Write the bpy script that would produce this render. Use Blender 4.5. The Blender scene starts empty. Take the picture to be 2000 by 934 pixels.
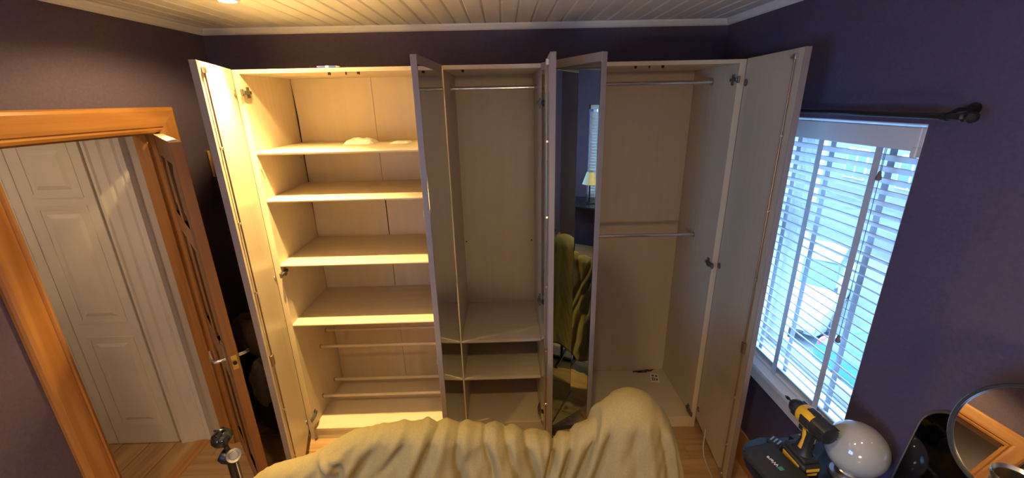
import bpy, bmesh, math, random
from mathutils import Vector, Matrix, Euler
random.seed(7)
C = bpy.context.scene
COL = C.collection
# ------------------------------------------------------------------ camera
cam_d = bpy.data.cameras.new('camera'); cam = bpy.data.objects.new('camera', cam_d); COL.objects.link(cam)
YAW, PITCH, ROLL = 0.0147, 0.3220, -0.0223
fw = Vector((math.sin(YAW)*math.cos(PITCH), math.cos(YAW)*math.cos(PITCH), -math.sin(PITCH)))
rt = Vector((math.cos(YAW), -math.sin(YAW), 0)); up = rt.cross(fw)
r2 = rt*math.cos(ROLL) + up*math.sin(ROLL); u2 = -rt*math.sin(ROLL) + up*math.cos(ROLL)
M = Matrix(((r2.x, u2.x, -fw.x, 1.2983), (r2.y, u2.y, -fw.y, -2.1872), (r2.z, u2.z, -fw.z, 2.064), (0, 0, 0, 1)))
cam.matrix_world = M
cam_d.sensor_width = 36; cam_d.lens = 815.35*36/2000; cam_d.clip_start = 0.02
C.camera = cam
# ------------------------------------------------------------------ world, exposure, light paths
W = bpy.data.worlds.new('sky'); C.world = W; W.use_nodes = True
bg = W.node_tree.nodes['Background']
bg.inputs[0].default_value = (0.25, 0.50, 1.0, 1); bg.inputs[1].default_value = 5.6
C.view_settings.view_transform = 'Standard'; C.view_settings.look = 'None'
C.view_settings.exposure = 2.2; C.view_settings.gamma = 1.0; C.view_settings.use_curve_mapping = False
C.cycles.max_bounces = 16; C.cycles.glossy_bounces = 10; C.cycles.diffuse_bounces = 6; C.cycles.transparent_max_bounces = 12
C.cycles.caustics_reflective = True; C.cycles.sample_clamp_indirect = 6.0
WARM = (1.0, 0.68, 0.25)
def spot(name, loc, watts, angle, blend, col=WARM, rad=0.02):
    l = bpy.data.lights.new(name, 'SPOT'); l.energy = watts; l.color = col; l.spot_size = math.radians(angle); l.spot_blend = blend
    l.shadow_soft_size = rad
    o = bpy.data.objects.new(name, l); o.location = loc; COL.objects.link(o); return o
DOWN = [(0.198, -0.255, 2.456, 9.5, 160, 0.35), (0.30, -1.75, 2.456, 16, 110, 0.8), (1.35, -1.75, 2.456, 15, 110, 0.8), (2.25, -1.75, 2.456, 2.5, 100, 0.8)]
for x, y, z, w, a, b in DOWN: spot('downlight_lamp', (x, y, z-0.004), w, a, b)
spot('downlight_beam', (0.198, -0.255, 2.452), 95, 86, 1.0)
HALL = (-1.25, -1.05, 2.42)
spot('hall_fill_lamp', HALL, 9, 165, 0.6, (1.0, 0.70, 0.42), 0.05)  # added lamp, out of view, lifts the hall brightness
def portal(loc, rot, sx, sy):
    l = bpy.data.lights.new('window_portal', 'AREA'); l.shape = 'RECTANGLE'; l.size = sx; l.size_y = sy; l.cycles.is_portal = True
    o = bpy.data.objects.new('window_portal', l); o.location = loc; o.rotation_euler = rot; COL.objects.link(o)
portal((2.93, -0.45, 1.31), (0, math.radians(90), 0), 1.3, 0.8)
portal((1.03, -4.03, 1.31), (math.radians(90), 0, 0), 1.42, 1.3)

portal((-0.60, -2.85, 1.425), (0, math.radians(-90), 0), 0.95, 1.1)  # sky portal of the added left wall window

# ------------------------------------------------------------------ materials
def mat(name, col, rough=0.6, metal=0.0, spec=0.5, **k):
    m = bpy.data.materials.new(name); m.use_nodes = True
    b = m.node_tree.nodes['Principled BSDF']
    b.inputs['Base Color'].default_value = (*col, 1); b.inputs['Roughness'].default_value = rough
    b.inputs['Metallic'].default_value = metal; b.inputs['Specular IOR Level'].default_value = spec
    for kk, v in k.items(): b.inputs[kk.replace('_', ' ')].default_value = v
    return m
def nodes(m): return m.node_tree.nodes, m.node_tree.links, m.node_tree.nodes['Principled BSDF']
def grain(m, c1, c2, scale=(60, 60, 2), rough=None, bump=0.0, detail=6, dist=0.0, lo=0.3, hi=0.7):
    n, l, b = nodes(m)
    tc = n.new('ShaderNodeTexCoord'); mp = n.new('ShaderNodeMapping'); mp.inputs['Scale'].default_value = scale
    oi = n.new('ShaderNodeObjectInfo'); ad = n.new('ShaderNodeVectorMath'); ad.operation = 'ADD'
    sc = n.new('ShaderNodeVectorMath'); sc.operation = 'SCALE'; sc.inputs[0].default_value = (13.1, 7.7, 5.3)
    l.new(oi.outputs['Random'], sc.inputs['Scale'])
    nz = n.new('ShaderNodeTexNoise'); nz.inputs['Scale'].default_value = 1; nz.inputs['Detail'].default_value = detail; nz.inputs['Distortion'].default_value = dist
    cr = n.new('ShaderNodeValToRGB'); cr.color_ramp.elements[0].color = (*c1, 1); cr.color_ramp.elements[1].color = (*c2, 1)
    cr.color_ramp.elements[0].position = lo; cr.color_ramp.elements[1].position = hi
    l.new(tc.outputs['Object'], mp.inputs['Vector']); l.new(mp.outputs[0], ad.inputs[0]); l.new(sc.outputs[0], ad.inputs[1])
    l.new(ad.outputs[0], nz.inputs['Vector']); l.new(nz.outputs['Fac'], cr.inputs['Fac']); l.new(cr.outputs[0], b.inputs['Base Color'])
    if bump:
        bp = n.new('ShaderNodeBump'); bp.inputs['Strength'].default_value = bump; bp.inputs['Distance'].default_value = 0.002
        l.new(nz.outputs['Fac'], bp.inputs['Height']); l.new(bp.outputs[0], b.inputs['Normal'])
    return m
PAINT = grain(mat('plum_wall_paint', (0.09, 0.066, 0.11), 0.75, spec=0.3), (0.080, 0.060, 0.102), (0.098, 0.072, 0.120), (90, 90, 90), bump=0.12)
WHITE = grain(mat('white_ceiling_paint', (0.8, 0.8, 0.78), 0.55), (0.79, 0.78, 0.76), (0.84, 0.83, 0.81), (5, 3, 5), bump=0.04)
GLOSSW = mat('white_gloss_paint', (0.74, 0.72, 0.69), 0.35)
HALLW = grain(mat('hall_door_paint', (0.62, 0.58, 0.54), 0.5), (0.56, 0.53, 0.49), (0.64, 0.60, 0.56), (3, 3, 3))
LAM = grain(mat('maple_laminate', (0.62, 0.5, 0.38), 0.42), (0.53, 0.445, 0.315), (0.575, 0.485, 0.35), (45, 45, 1.6), bump=0.02)
LAMX = grain(mat('maple_laminate_across', (0.62, 0.5, 0.38), 0.42), (0.53, 0.445, 0.315), (0.575, 0.485, 0.35), (1.6, 45, 45), bump=0.02)
BACK = grain(mat('maple_backboard', (0.58, 0.46, 0.34), 0.5), (0.49, 0.405, 0.28), (0.53, 0.44, 0.31), (26, 26, 1.0), bump=0.03)
EDGE = mat('door_edge_banding', (0.27, 0.21, 0.185), 0.4)
MIRROR = mat('mirror_glass', (0.86, 0.90, 0.88), 0.0, 1.0)
MIRB = mat('dark_mirror_edge', (0.04, 0.05, 0.05), 0.2)
CHROME = mat('chrome', (0.75, 0.75, 0.76), 0.12, 1.0)
STEEL = mat('zinc_steel', (0.55, 0.53, 0.50), 0.3, 1.0)
BRASS = mat('aged_brass', (0.72, 0.55, 0.25), 0.35, 1.0)
BRONZE = mat('bronzed_rod', (0.30, 0.20, 0.14), 0.4, 0.7)
BLACK = mat('black_satin', (0.012, 0.012, 0.014), 0.35)
BLACKG = mat('black_gloss', (0.012, 0.012, 0.014), 0.08)
DARKH = mat('dark_hole', (0.02, 0.015, 0.012), 0.9)
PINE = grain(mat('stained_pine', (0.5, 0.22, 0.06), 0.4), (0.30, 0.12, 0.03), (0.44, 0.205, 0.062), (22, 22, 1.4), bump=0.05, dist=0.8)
PINEY = grain(mat('stained_pine_across', (0.5, 0.22, 0.06), 0.4), (0.30, 0.12, 0.03), (0.44, 0.205, 0.062), (22, 1.4, 22), bump=0.05, dist=0.8)
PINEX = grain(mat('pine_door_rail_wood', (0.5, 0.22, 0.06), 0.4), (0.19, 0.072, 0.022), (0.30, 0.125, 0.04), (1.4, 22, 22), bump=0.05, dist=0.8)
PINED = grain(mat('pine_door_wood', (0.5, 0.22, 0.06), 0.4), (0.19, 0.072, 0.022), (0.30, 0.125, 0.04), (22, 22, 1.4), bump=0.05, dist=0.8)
OAKX = grain(mat('oak_plank', (0.4, 0.23, 0.10), 0.38), (0.30, 0.165, 0.07), (0.46, 0.28, 0.135), (1.5, 26, 26), bump=0.04, dist=0.6)
OAKY = grain(mat('oak_plank_lengthwise', (0.4, 0.23, 0.10), 0.38), (0.30, 0.165, 0.07), (0.46, 0.28, 0.135), (26, 1.5, 26), bump=0.04, dist=0.6)
PVC = mat('white_window_plastic', (0.8, 0.8, 0.8), 0.3)
SLAT = mat('white_blind_slat', (0.62, 0.62, 0.62), 0.4)
TAPE = mat('white_ladder_tape', (0.5, 0.5, 0.52), 0.9)
THROW = grain(mat('olive_cotton', (0.24, 0.19, 0.09), 0.9, spec=0.12), (0.215, 0.168, 0.078), (0.26, 0.205, 0.098), (220, 220, 220), bump=0.15)
def glass_mat(name, tint=(1, 1, 1)):
    m = bpy.data.materials.new(name); m.use_nodes = True; n = m.node_tree.nodes; l = m.node_tree.links; n.clear()
    o = n.new('ShaderNodeOutputMaterial'); t = n.new('ShaderNodeBsdfTransparent'); t.inputs[0].default_value = (*tint, 1)
    g = n.new('ShaderNodeBsdfGlossy'); g.inputs['Roughness'].default_value = 0.0; w_ = n.new('ShaderNodeLayerWeight'); p_ = n.new('ShaderNodeMath'); p_.operation = 'POWER'; p_.inputs[1].default_value = 5; l.new(w_.outputs['Facing'], p_.inputs[0]); f = n.new('ShaderNodeMath'); f.operation = 'MULTIPLY_ADD'; f.inputs[1].default_value = 0.7; f.inputs[2].default_value = 0.025; l.new(p_.outputs[0], f.inputs[0])
    mx = n.new('ShaderNodeMixShader'); l.new(f.outputs[0], mx.inputs[0]); l.new(t.outputs[0], mx.inputs[1]); l.new(g.outputs[0], mx.inputs[2]); l.new(mx.outputs[0], o.inputs[0]); return m
GLASS = glass_mat('window_glass', (0.96, 0.98, 0.98))
def emit(name, col, s):
    m = mat(name, (0.8, 0.8, 0.8)); b = m.node_tree.nodes['Principled BSDF']
    b.inputs['Emission Color'].default_value = (*col, 1); b.inputs['Emission Strength'].default_value = s; return m
LAMPM = emit('halogen_lamp_face', (1.0, 0.80, 0.5), 22)

# ------------------------------------------------------------------ mesh builder
class B:
    def __init__(s): s.bm = bmesh.new()
    def box(s, x0, x1, y0, y1, z0, z1, bev=0.0, seg=1):
        b = bmesh.new(); v = [b.verts.new((x, y, z)) for x in (x0, x1) for y in (y0, y1) for z in (z0, z1)]
        for f in ((0, 1, 3, 2), (4, 6, 7, 5), (0, 4, 5, 1), (2, 3, 7, 6), (0, 2, 6, 4), (1, 5, 7, 3)): b.faces.new([v[i] for i in f])
        if bev: bmesh.ops.bevel(b, geom=list(b.edges), offset=bev, segments=seg, affect='EDGES', profile=0.5)
        return s.add(b)
    def add(s, b, mtx=None):
        if mtx is not None: bmesh.ops.transform(b, matrix=mtx, verts=b.verts)
        vs = {v: s.bm.verts.new(v.co) for v in b.verts}
        for f in b.faces:
            try: nf = s.bm.faces.new([vs[v] for v in f.verts]); nf.smooth = f.smooth
            except ValueError: pass
        b.free(); return s
    def rings(s, rings, closed=True, caps=True, smooth=True):
        R = [[s.bm.verts.new(p) for p in r] for r in rings]; n = len(R[0])
        for a, b in zip(R, R[1:]):
            for i in range(n if closed else n-1):
                j = (i+1) % n; f = s.bm.faces.new((a[i], a[j], b[j], b[i])); f.smooth = smooth
        if caps and closed and n > 2:
            s.bm.faces.new(list(reversed(R[0]))); s.bm.faces.new(R[-1])
        return s
    def cyl(s, p0, p1, r0, r1=None, seg=14, caps=True):
        p0, p1 = Vector(p0), Vector(p1); r1 = r0 if r1 is None else r1
        d = (p1-p0).normalized(); a = d.orthogonal().normalized(); b = d.cross(a)
        ring = lambda p, r: [p + (a*math.cos(2*math.pi*i/seg) + b*math.sin(2*math.pi*i/seg))*r for i in range(seg)]
        return s.rings([ring(p0, r0), ring(p1, r1)], caps=caps)
    def tube(s, pts, r, seg=10):
        pts = [Vector(p) for p in pts]; rr = []; up_ = None
        for i, p in enumerate(pts):
            d = (pts[min(i+1, len(pts)-1)] - pts[max(i-1, 0)]).normalized()
            if up_ is None: up_ = d.orthogonal().normalized()
            a = (up_ - d*up_.dot(d)).normalized(); up_ = a; b = d.cross(a)
            rad = r[i] if isinstance(r, (list, tuple)) else r
            rr.append([p + (a*math.cos(2*math.pi*k/seg) + b*math.sin(2*math.pi*k/seg))*rad for k in range(seg)])
        return s.rings(rr)
    def lathe(s, prof, c=(0, 0, 0), axis=(0, 0, 1), seg=28, ring=False):
        if ring: prof = list(prof) + [prof[0]]      # hollow ring: the profile closes on itself
        c = Vector(c); d = Vector(axis).normalized(); a = d.orthogonal().normalized(); b = d.cross(a)
        return s.rings([[c + d*h + (a*math.cos(2*math.pi*i/seg) + b*math.sin(2*math.pi*i/seg))*max(r, 1e-4) for i in range(seg)] for r, h in prof], caps=not ring)
    def prism(s, poly, f, a, b, smooth=False):       # poly of 2D points, f(u,v,t)->3D, extruded a..b
        return s.rings([[f(u, v, a) for u, v in poly], [f(u, v, b) for u, v in poly]], smooth=smooth)
    def sphere(s, c, r, seg=32, sc=(1, 1, 1)):
        b = bmesh.new(); bmesh.ops.create_uvsphere(b, u_segments=seg, v_segments=seg//2, radius=r)
        for f in b.faces: f.smooth = True
        return s.add(b, Matrix.Translation(c) @ Matrix.Diagonal((*sc, 1)))
    def sweep(s, path, prof, n, closed=False):   # mitred sweep; path 3D polyline in a plane of normal n; prof (out, lift)
        P = [Vector(p) for p in path]; n = Vector(n).normalized(); rr = []
        m = len(P)
        for i, p in enumerate(P):
            da = (p - P[i-1]).normalized() if (i or closed) else None
            db = (P[(i+1) % m] - p).normalized() if (i < m-1 or closed) else None
            if da is None: da = db
            if db is None: db = da
            oa, ob = da.cross(n), db.cross(n); o = (oa+ob).normalized(); k = 1/max(0.2, o.dot(oa))
            rr.append([p + o*k*a + n*b for a, b in prof])
        if closed: rr.append(rr[0])
        return s.rings(rr, caps=not closed, smooth=False)
    def xf(s, m): bmesh.ops.transform(s.bm, matrix=m, verts=s.bm.verts); return s
def obj(name, b, m, parent=None, loc=(0, 0, 0), rot=(0, 0, 0), off=(0, 0, 0), **props):
    bm = b.bm
    bmesh.ops.recalc_face_normals(bm, faces=bm.faces)
    if any(off): bmesh.ops.translate(bm, vec=-Vector(off), verts=bm.verts)
    me = bpy.data.meshes.new(name); bm.to_mesh(me); bm.free(); me.materials.append(m)
    if any(f_.use_smooth for f_ in me.polygons): me.set_sharp_from_angle(angle=math.radians(38))
    o = bpy.data.objects.new(name, me); COL.objects.link(o)
    if parent: o.parent = parent
    o.location = loc; o.rotation_euler = rot
    for k, v in props.items(): o[k] = v
    return o
def share(name, src, parent, loc, rot=(0, 0, 0)):
    o = bpy.data.objects.new(name, src.data); COL.objects.link(o); o.parent = parent; o.location = loc; o.rotation_euler = rot; return o
def thing(name, label, cat, loc=(0, 0, 0), rot=(0, 0, 0), group=None):
    o = bpy.data.objects.new(name, None); COL.objects.link(o); o.location = loc; o.rotation_euler = rot
    o['label'] = label; o['category'] = cat
    if group: o['group'] = group
    return o
def S(name, b, m, parent=None, label=None, **k):
    o = obj(name, b, m, parent, **k)
    if parent is None: o['kind'] = 'structure'
    if label: o['label'] = label
    return o
def arc(cx, cy, r, a0, a1, n): return [(cx+r*math.cos(math.radians(a0+(a1-a0)*i/n)), cy+r*math.sin(math.radians(a0+(a1-a0)*i/n))) for i in range(n+1)]

# ------------------------------------------------------------------ room shell
XL, XR, YB, YF, ZC = -0.438, 2.651, 0.530, -3.75, 2.488
WT = 0.12
S('wall_back', B().box(-0.56, 2.96, YB, YB+0.12, -0.06, 2.56), PAINT, label='plum painted wall behind the wardrobes')
LY0, LY1, LZ0, LZ1 = -3.40, -2.30, 0.95, 1.90    # unseen window added in the left wall for blue fill light
b = B(); b.box(XL-WT, XL, -0.743, 0.02, 1.955, 2.56); b.box(XL-WT, XL, 0.02, YB, -0.06, 2.56); b.box(XL-WT, XL, LY1, -0.743, -0.06, 2.56); b.box(XL-WT, XL, YF, LY0, -0.06, 2.56); b.box(XL-WT, XL, LY0, LY1, -0.06, LZ0); b.box(XL-WT, XL, LY0, LY1, LZ1, 2.56)
S('wall_left', b, PAINT, label='plum painted wall with the doorway')
WY0, WY1, WZ0, WZ1 = -0.842, -0.05, 0.665, 1.962
b = B(); b.box(XR, 2.95, WY1, YB, -0.06, 2.56); b.box(XR, 2.95, YF, WY0, -0.06, 2.56); b.box(XR, 2.95, WY0, WY1, -0.06, WZ0); b.box(XR, 2.95, WY0, WY1, WZ1, 2.56)
S('wall_right', b, PAINT, label='plum painted wall around the window')
RX0, RX1 = 0.34, 1.72     # window in the wall behind the camera
b = B(); b.box(-0.56, RX0, YF-0.3, YF, -0.06, 2.56); b.box(RX1, 2.95, YF-0.3, YF, -0.06, 2.56); b.box(RX0, RX1, YF-0.3, YF, -0.06, 0.72); b.box(RX0, RX1, YF-0.3, YF, 1.98, 2.56)
S('wall_rear', b, PAINT, label='plum painted wall behind the camera')
b = B(); b.box(-0.56, 2.95, YF-0.3, YB+0.1, 2.505, 2.56); ceil = S('ceiling', b, WHITE, label='white tongue and groove boarded ceiling')
pw = 0.0877; bx = 0.072 - pw*6; src = None
while bx < XR:
    x0, x1 = max(bx, XL), min(bx+pw, XR)
    if x1 - x0 > 0.01:
        w = x1-x0; prof = [(0.001, 2.505), (0.001, 2.497), (0.009, ZC), (w-0.007, ZC), (w-0.001, 2.497), (w-0.001, 2.505)]
        obj('ceiling_board', B().prism(prof, lambda u, v, t: Vector((u, t, v)), YF, YB), WHITE, ceil, loc=(x0, 0, 0))
    bx += pw
cp = [(0, 0), (0, -0.030), (-0.006, -0.033), (-0.018, -0.026), (-0.030, -0.010), (-0.034, 0.0)]
S('trim_1', B().sweep([(XL, YF, ZC), (XR, YF, ZC), (XR, YB, ZC), (XL, YB, ZC)], cp, (0, 0, 1), closed=True), WHITE, label='white cornice moulding round the ceiling')
# downlight fittings
names = ['lit round downlight in the ceiling above the shelved wardrobe', 'round downlight behind the camera, nearest the doorway wall', 'round downlight behind the camera in mid ceiling', 'round downlight behind the camera, nearest the window wall']
for (x, y, z, w_, a_, b_), nm in zip(DOWN, names):
    t = thing('ceiling_downlight', nm, 'downlight', (x, y, ZC), group='recessed ceiling downlights')
    obj('bezel', B().lathe([(0.030, 0.0), (0.047, 0.0), (0.049, -0.008), (0.043, -0.020), (0.033, -0.022), (0.030, -0.012)], seg=32, ring=True), GLOSSW, t)
    obj('lamp_face', B().lathe([(0.0, -0.012), (0.028, -0.012), (0.030, -0.010), (0.0, -0.006)], seg=28), LAMPM, t)
t = thing('ceiling_downlight', 'added unseen downlight brightening the hall beyond the doorway', 'downlight', (HALL[0], HALL[1], 2.45))  # fitting for the added hall lamp, out of view
obj('bezel', B().lathe([(0.040, 0.0), (0.057, 0.0), (0.059, -0.006), (0.053, -0.014), (0.043, -0.016), (0.040, -0.008)], seg=32, ring=True), GLOSSW, t)
obj('lamp_face', B().lathe([(0.0, -0.004), (0.038, -0.004), (0.040, -0.002), (0.0, -0.001)], seg=28), LAMPM, t)
# floors
fl = S('floor', B().box(-0.70, 2.96, YF, YB+0.1, -0.06, -0.012), OAKX, label='oak laminate plank floor')
rows = []; y = -0.10 + 0.15*5
pm = {}
r = 0
while y > YF:
    y0, y1 = max(y-0.15, YF), min(y, YB)
    if y1 - y0 > 0.01:
        xs = [XL - (0.26 if -0.743 < (y0+y1)/2 < 0.02 else 0)]
        x = -1.2 + ((r*0.47) % 1.25) if not (-0.26 < y0 < -0.24) else -0.08
        while x < XR:
            if x > xs[0]+0.1: xs.append(x)
            x += 1.225
        xs.append(XR)
        for a, c in zip(xs, xs[1:]):
            key = (round(c-a, 3), round(y1-y0, 3))
            if key not in pm: pm[key] = obj('plank', B().box(0, c-a-0.0015, 0, y1-y0-0.0015, -0.012, 0, 0.0015), OAKX, fl, loc=(a, y0, 0))
            else: share('plank', pm[key], fl, (a, y0, 0))
    y -= 0.15; r += 1
# hall
b = B(); b.box(-2.05, -0.70, -1.9, 0.20, -0.06, -0.012); hf = S('floor_hall', b, OAKY, label='oak laminate hall floor')
x = -0.70; r = 0
while x > -2.0:
    ys = [-1.85]; y = -1.5 + (r*0.52) % 1.2
    while y < 0.1: ys.append(y); y += 1.2
    ys.append(0.10)
    for a, c in zip(ys, ys[1:]):
        obj('plank', B().box(0.0015, 0.17, 0, c-a-0.0015, -0.012, 0, 0.0015), OAKY, hf, loc=(x-0.172, a, 0))
    x -= 0.172; r += 1
obj('threshold', B().prism([(-0.74, 0), (-0.735, 0.006), (-0.72, 0.009), (-0.68, 0.009), (-0.665, 0.006), (-0.66, 0)], lambda u, v, t: Vector((u, t, v)), -0.74, 0.02), PINEY, hf)
HALLP = mat('hall_wall_paint', (0.45, 0.40, 0.36), 0.7)
b = B(); b.box(-0.657, -0.558, 0.055, 0.15, 0, 2.5); b.box(-2.05, -0.657, 0.055, 0.15, 2.02, 2.5); b.box(-2.05, -0.657, 0.12, 0.15, 0, 2.02)
S('wall_hall_end', b, HALLP, label='hall end wall beyond the doorway')
b = B(); b.box(-2.1, -2.0, -1.9, 0.15, 0, 2.5); b.box(-2.0, -0.56, -1.95, -1.85, 0, 2.5)
S('wall_hall_side', b, HALLP, label='hall side walls out of sight')
S('ceiling_hall', B().box(-2.1, -0.56, -1.95, 0.15, 2.45, 2.52), GLOSSW, label='white hall ceiling')

# doorway frame: mitred pine architrave + lining
ap = [(0, 0), (0, 0.012), (0.012, 0.018), (0.020, 0.012), (0.026, 0.020), (0.040, 0.022), (0.100, 0.024), (0.112, 0.020), (0.118, 0.012), (0.118, 0)]
da = S('trim_2', B().box(XL-WT, XL+0.002, -0.745, -0.725, 0, 1.957), PINE, label='orange stained pine architrave and lining of the doorway')
path = [(XL, -0.735, 0), (XL, -0.735, 1.948), (XL, 0.012, 1.948), (XL, 0.012, 0)]
# split mitred frame into its three pieces
def arch_piece(p0, p1, m0, m1, m, n, parent, prof, name='architrave'):
    p0, p1, n = Vector(p0), Vector(p1), Vector(n); d = (p1-p0).normalized(); o = d.cross(n)
    rr = [[p0 + o*a + n*h - d*(a*m0) for a, h in prof], [p1 + o*a + n*h + d*(a*m1) for a, h in prof]]
    return obj(name, B().rings(rr, smooth=False), m, parent)
nx = (1, 0, 0)
def frame(path, mats, prof, parent, n):
    for i in range(3):
        arch_piece(path[i], path[i+1], 0 if i == 0 else 1, 0 if i == 2 else 1, mats[i], n, parent, prof)
pth = list(reversed(path))
test = (Vector(pth[1])-Vector(pth[0])).cross(Vector(nx))
use = pth if test.y > 0 else path
frame(use, (PINE, PINEY, PINE), ap, da, nx)
obj('lining', B().box(XL-WT, XL+0.002, -0.003, 0.021, 0, 1.957), PINE, da)
obj('lining', B().box(XL-WT, XL+0.002, -0.745, 0.021, 1.940, 1.960), PINEY, da)
obj('door_stop', B().box(XL-0.075, XL-0.045, -0.016, -0.003, 0, 1.94), PINE, da)
# hall: white bifold closet door and its architrave
hd = thing('door_2', 'white panelled bifold closet door seen through the doorway', 'door', (-0.855, 0.012, 0.005)); hd['kind'] = 'structure'
def bifold(x1):
    w = 0.385; lf = B(); lf.box(x1-w, x1-0.003, 0.0, 0.03, 0, 1.985, 0.002)
    o = obj('door_leaf', lf, HALLW, hd)
    for z0, z1 in ((0.165, 0.765), (0.90, 1.555), (1.64, 1.89)):
        p = B(); X0, X1 = x1-w+0.075, x1-0.08
        f = [(0, 0.002), (0.004, -0.007), (0.012, -0.006), (0.022, 0.0), (0.022, 0.002)]
        p.sweep([(X0, 0, z0), (X1, 0, z0), (X1, 0, z1), (X0, 0, z1)], [(-a, -h) for a, h in f], (0, 1, 0), closed=True)
        p2 = B(); p2.rings([[(X0+0.02, 0.001, z0+0.02), (X1-0.02, 0.001, z0+0.02), (X1-0.02, 0.001, z1-0.02), (X0+0.02, 0.001, z1-0.02)],
                            [(X0+0.045, -0.006, z0+0.045), (X1-0.045, -0.006, z0+0.045), (X1-0.045, -0.006, z1-0.045), (X0+0.045, -0.006, z1-0.045)]], smooth=False)
        pp = obj('door_panel', p2, HALLW, o); obj('panel_moulding', p, HALLW, o)
for k in range(3): bifold(-k*0.385)
ha = S('trim_3', B().box(-0.86, -0.657, 0.058, 0.118, 0, 2.02), GLOSSW, label='white moulded architrave beside the bifold door')
hp = [(-0.842, 0.058), (-0.842, 0.012), (-0.836, 0.006), (-0.820, 0.004), (-0.812, 0.012), (-0.800, 0.014), (-0.768, 0.016), (-0.757, 0.024), (-0.745, 0.028), (-0.738, 0.020), (-0.700, 0.022), (-0.690, 0.030), (-0.680, 0.024), (-0.660, 0.028), (-0.657, 0.058)]
obj('architrave', B().prism(hp, lambda u, v, t: Vector((u, v, t)), 0, 2.05), HALLW, ha)
# pine door, open into the room
dirx, diry = 0.475, -0.53; ang = math.atan2(diry, dirx)
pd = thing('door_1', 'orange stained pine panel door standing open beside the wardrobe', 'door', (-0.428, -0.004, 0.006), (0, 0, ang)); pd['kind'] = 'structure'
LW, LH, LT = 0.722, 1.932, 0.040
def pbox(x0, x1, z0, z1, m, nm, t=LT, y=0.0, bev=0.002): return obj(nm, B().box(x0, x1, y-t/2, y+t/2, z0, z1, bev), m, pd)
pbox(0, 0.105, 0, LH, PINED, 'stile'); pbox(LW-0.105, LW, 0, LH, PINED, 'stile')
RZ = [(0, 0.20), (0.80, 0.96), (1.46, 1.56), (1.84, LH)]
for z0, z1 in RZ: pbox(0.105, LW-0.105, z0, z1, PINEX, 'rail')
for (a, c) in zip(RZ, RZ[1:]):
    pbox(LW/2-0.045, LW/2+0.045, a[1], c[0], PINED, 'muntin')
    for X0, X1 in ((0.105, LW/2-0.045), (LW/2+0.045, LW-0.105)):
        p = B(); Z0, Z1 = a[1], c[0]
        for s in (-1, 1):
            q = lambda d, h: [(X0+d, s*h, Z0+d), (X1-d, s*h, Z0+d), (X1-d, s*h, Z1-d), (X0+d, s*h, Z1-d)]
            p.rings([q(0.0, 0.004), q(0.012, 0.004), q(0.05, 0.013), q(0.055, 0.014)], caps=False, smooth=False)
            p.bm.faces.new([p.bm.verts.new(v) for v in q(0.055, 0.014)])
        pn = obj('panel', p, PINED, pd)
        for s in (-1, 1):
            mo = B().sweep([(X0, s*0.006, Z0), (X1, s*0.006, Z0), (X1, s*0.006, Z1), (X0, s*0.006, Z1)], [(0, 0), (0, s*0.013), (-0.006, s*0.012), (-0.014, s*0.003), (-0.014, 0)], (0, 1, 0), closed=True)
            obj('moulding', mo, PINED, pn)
obj('top_edge', B().box(0.001, LW-0.001, -LT/2+0.001, LT/2-0.001, LH, LH+0.0015), mat('lit_top_edge_tint', (0.78, 0.68, 0.55), 0.7), pd, label='top edge coloured pale as if lit by the downlight')  # pale colour stands in for direct downlight on the door top
HZ = 0.955
obj('latch_plate', B().box(LW-0.001, LW+0.0025, -0.012, 0.012, HZ-0.035, HZ+0.035, 0.001), BRASS, pd, label='brass latch plate')
obj('latch_bolt', B().lathe([(0.0085, 0), (0.0085, 0.008), (0.005, 0.011), (0, 0.011)], (LW+0.002, 0, HZ), (1, 0, 0), 16), DARKH, pd)
for s in (-1, 1):
    hb = B().box(LW-0.085, LW-0.042, s*0.020, s*0.026, HZ-0.09, HZ+0.09, 0.002)
    h = obj('handle_plate', hb, STEEL, pd, label='chrome handle backplate')
    lv = B().tube([(LW-0.062, s*0.022, HZ), (LW-0.062, s*0.05, HZ), (LW-0.066, s*0.064, HZ), (LW-0.085, s*0.070, HZ+0.002), (LW-0.13, s*0.068, HZ+0.006), (LW-0.175, s*0.066, HZ+0.004)], [0.009, 0.009, 0.0095, 0.009, 0.008, 0.007])
    obj('lever', lv, CHROME, h)
for z in (0.22, 1.68): obj('hinge', B().cyl((0, 0.022, z-0.05), (0, 0.022, z+0.05), 0.007), STEEL, pd)

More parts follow.
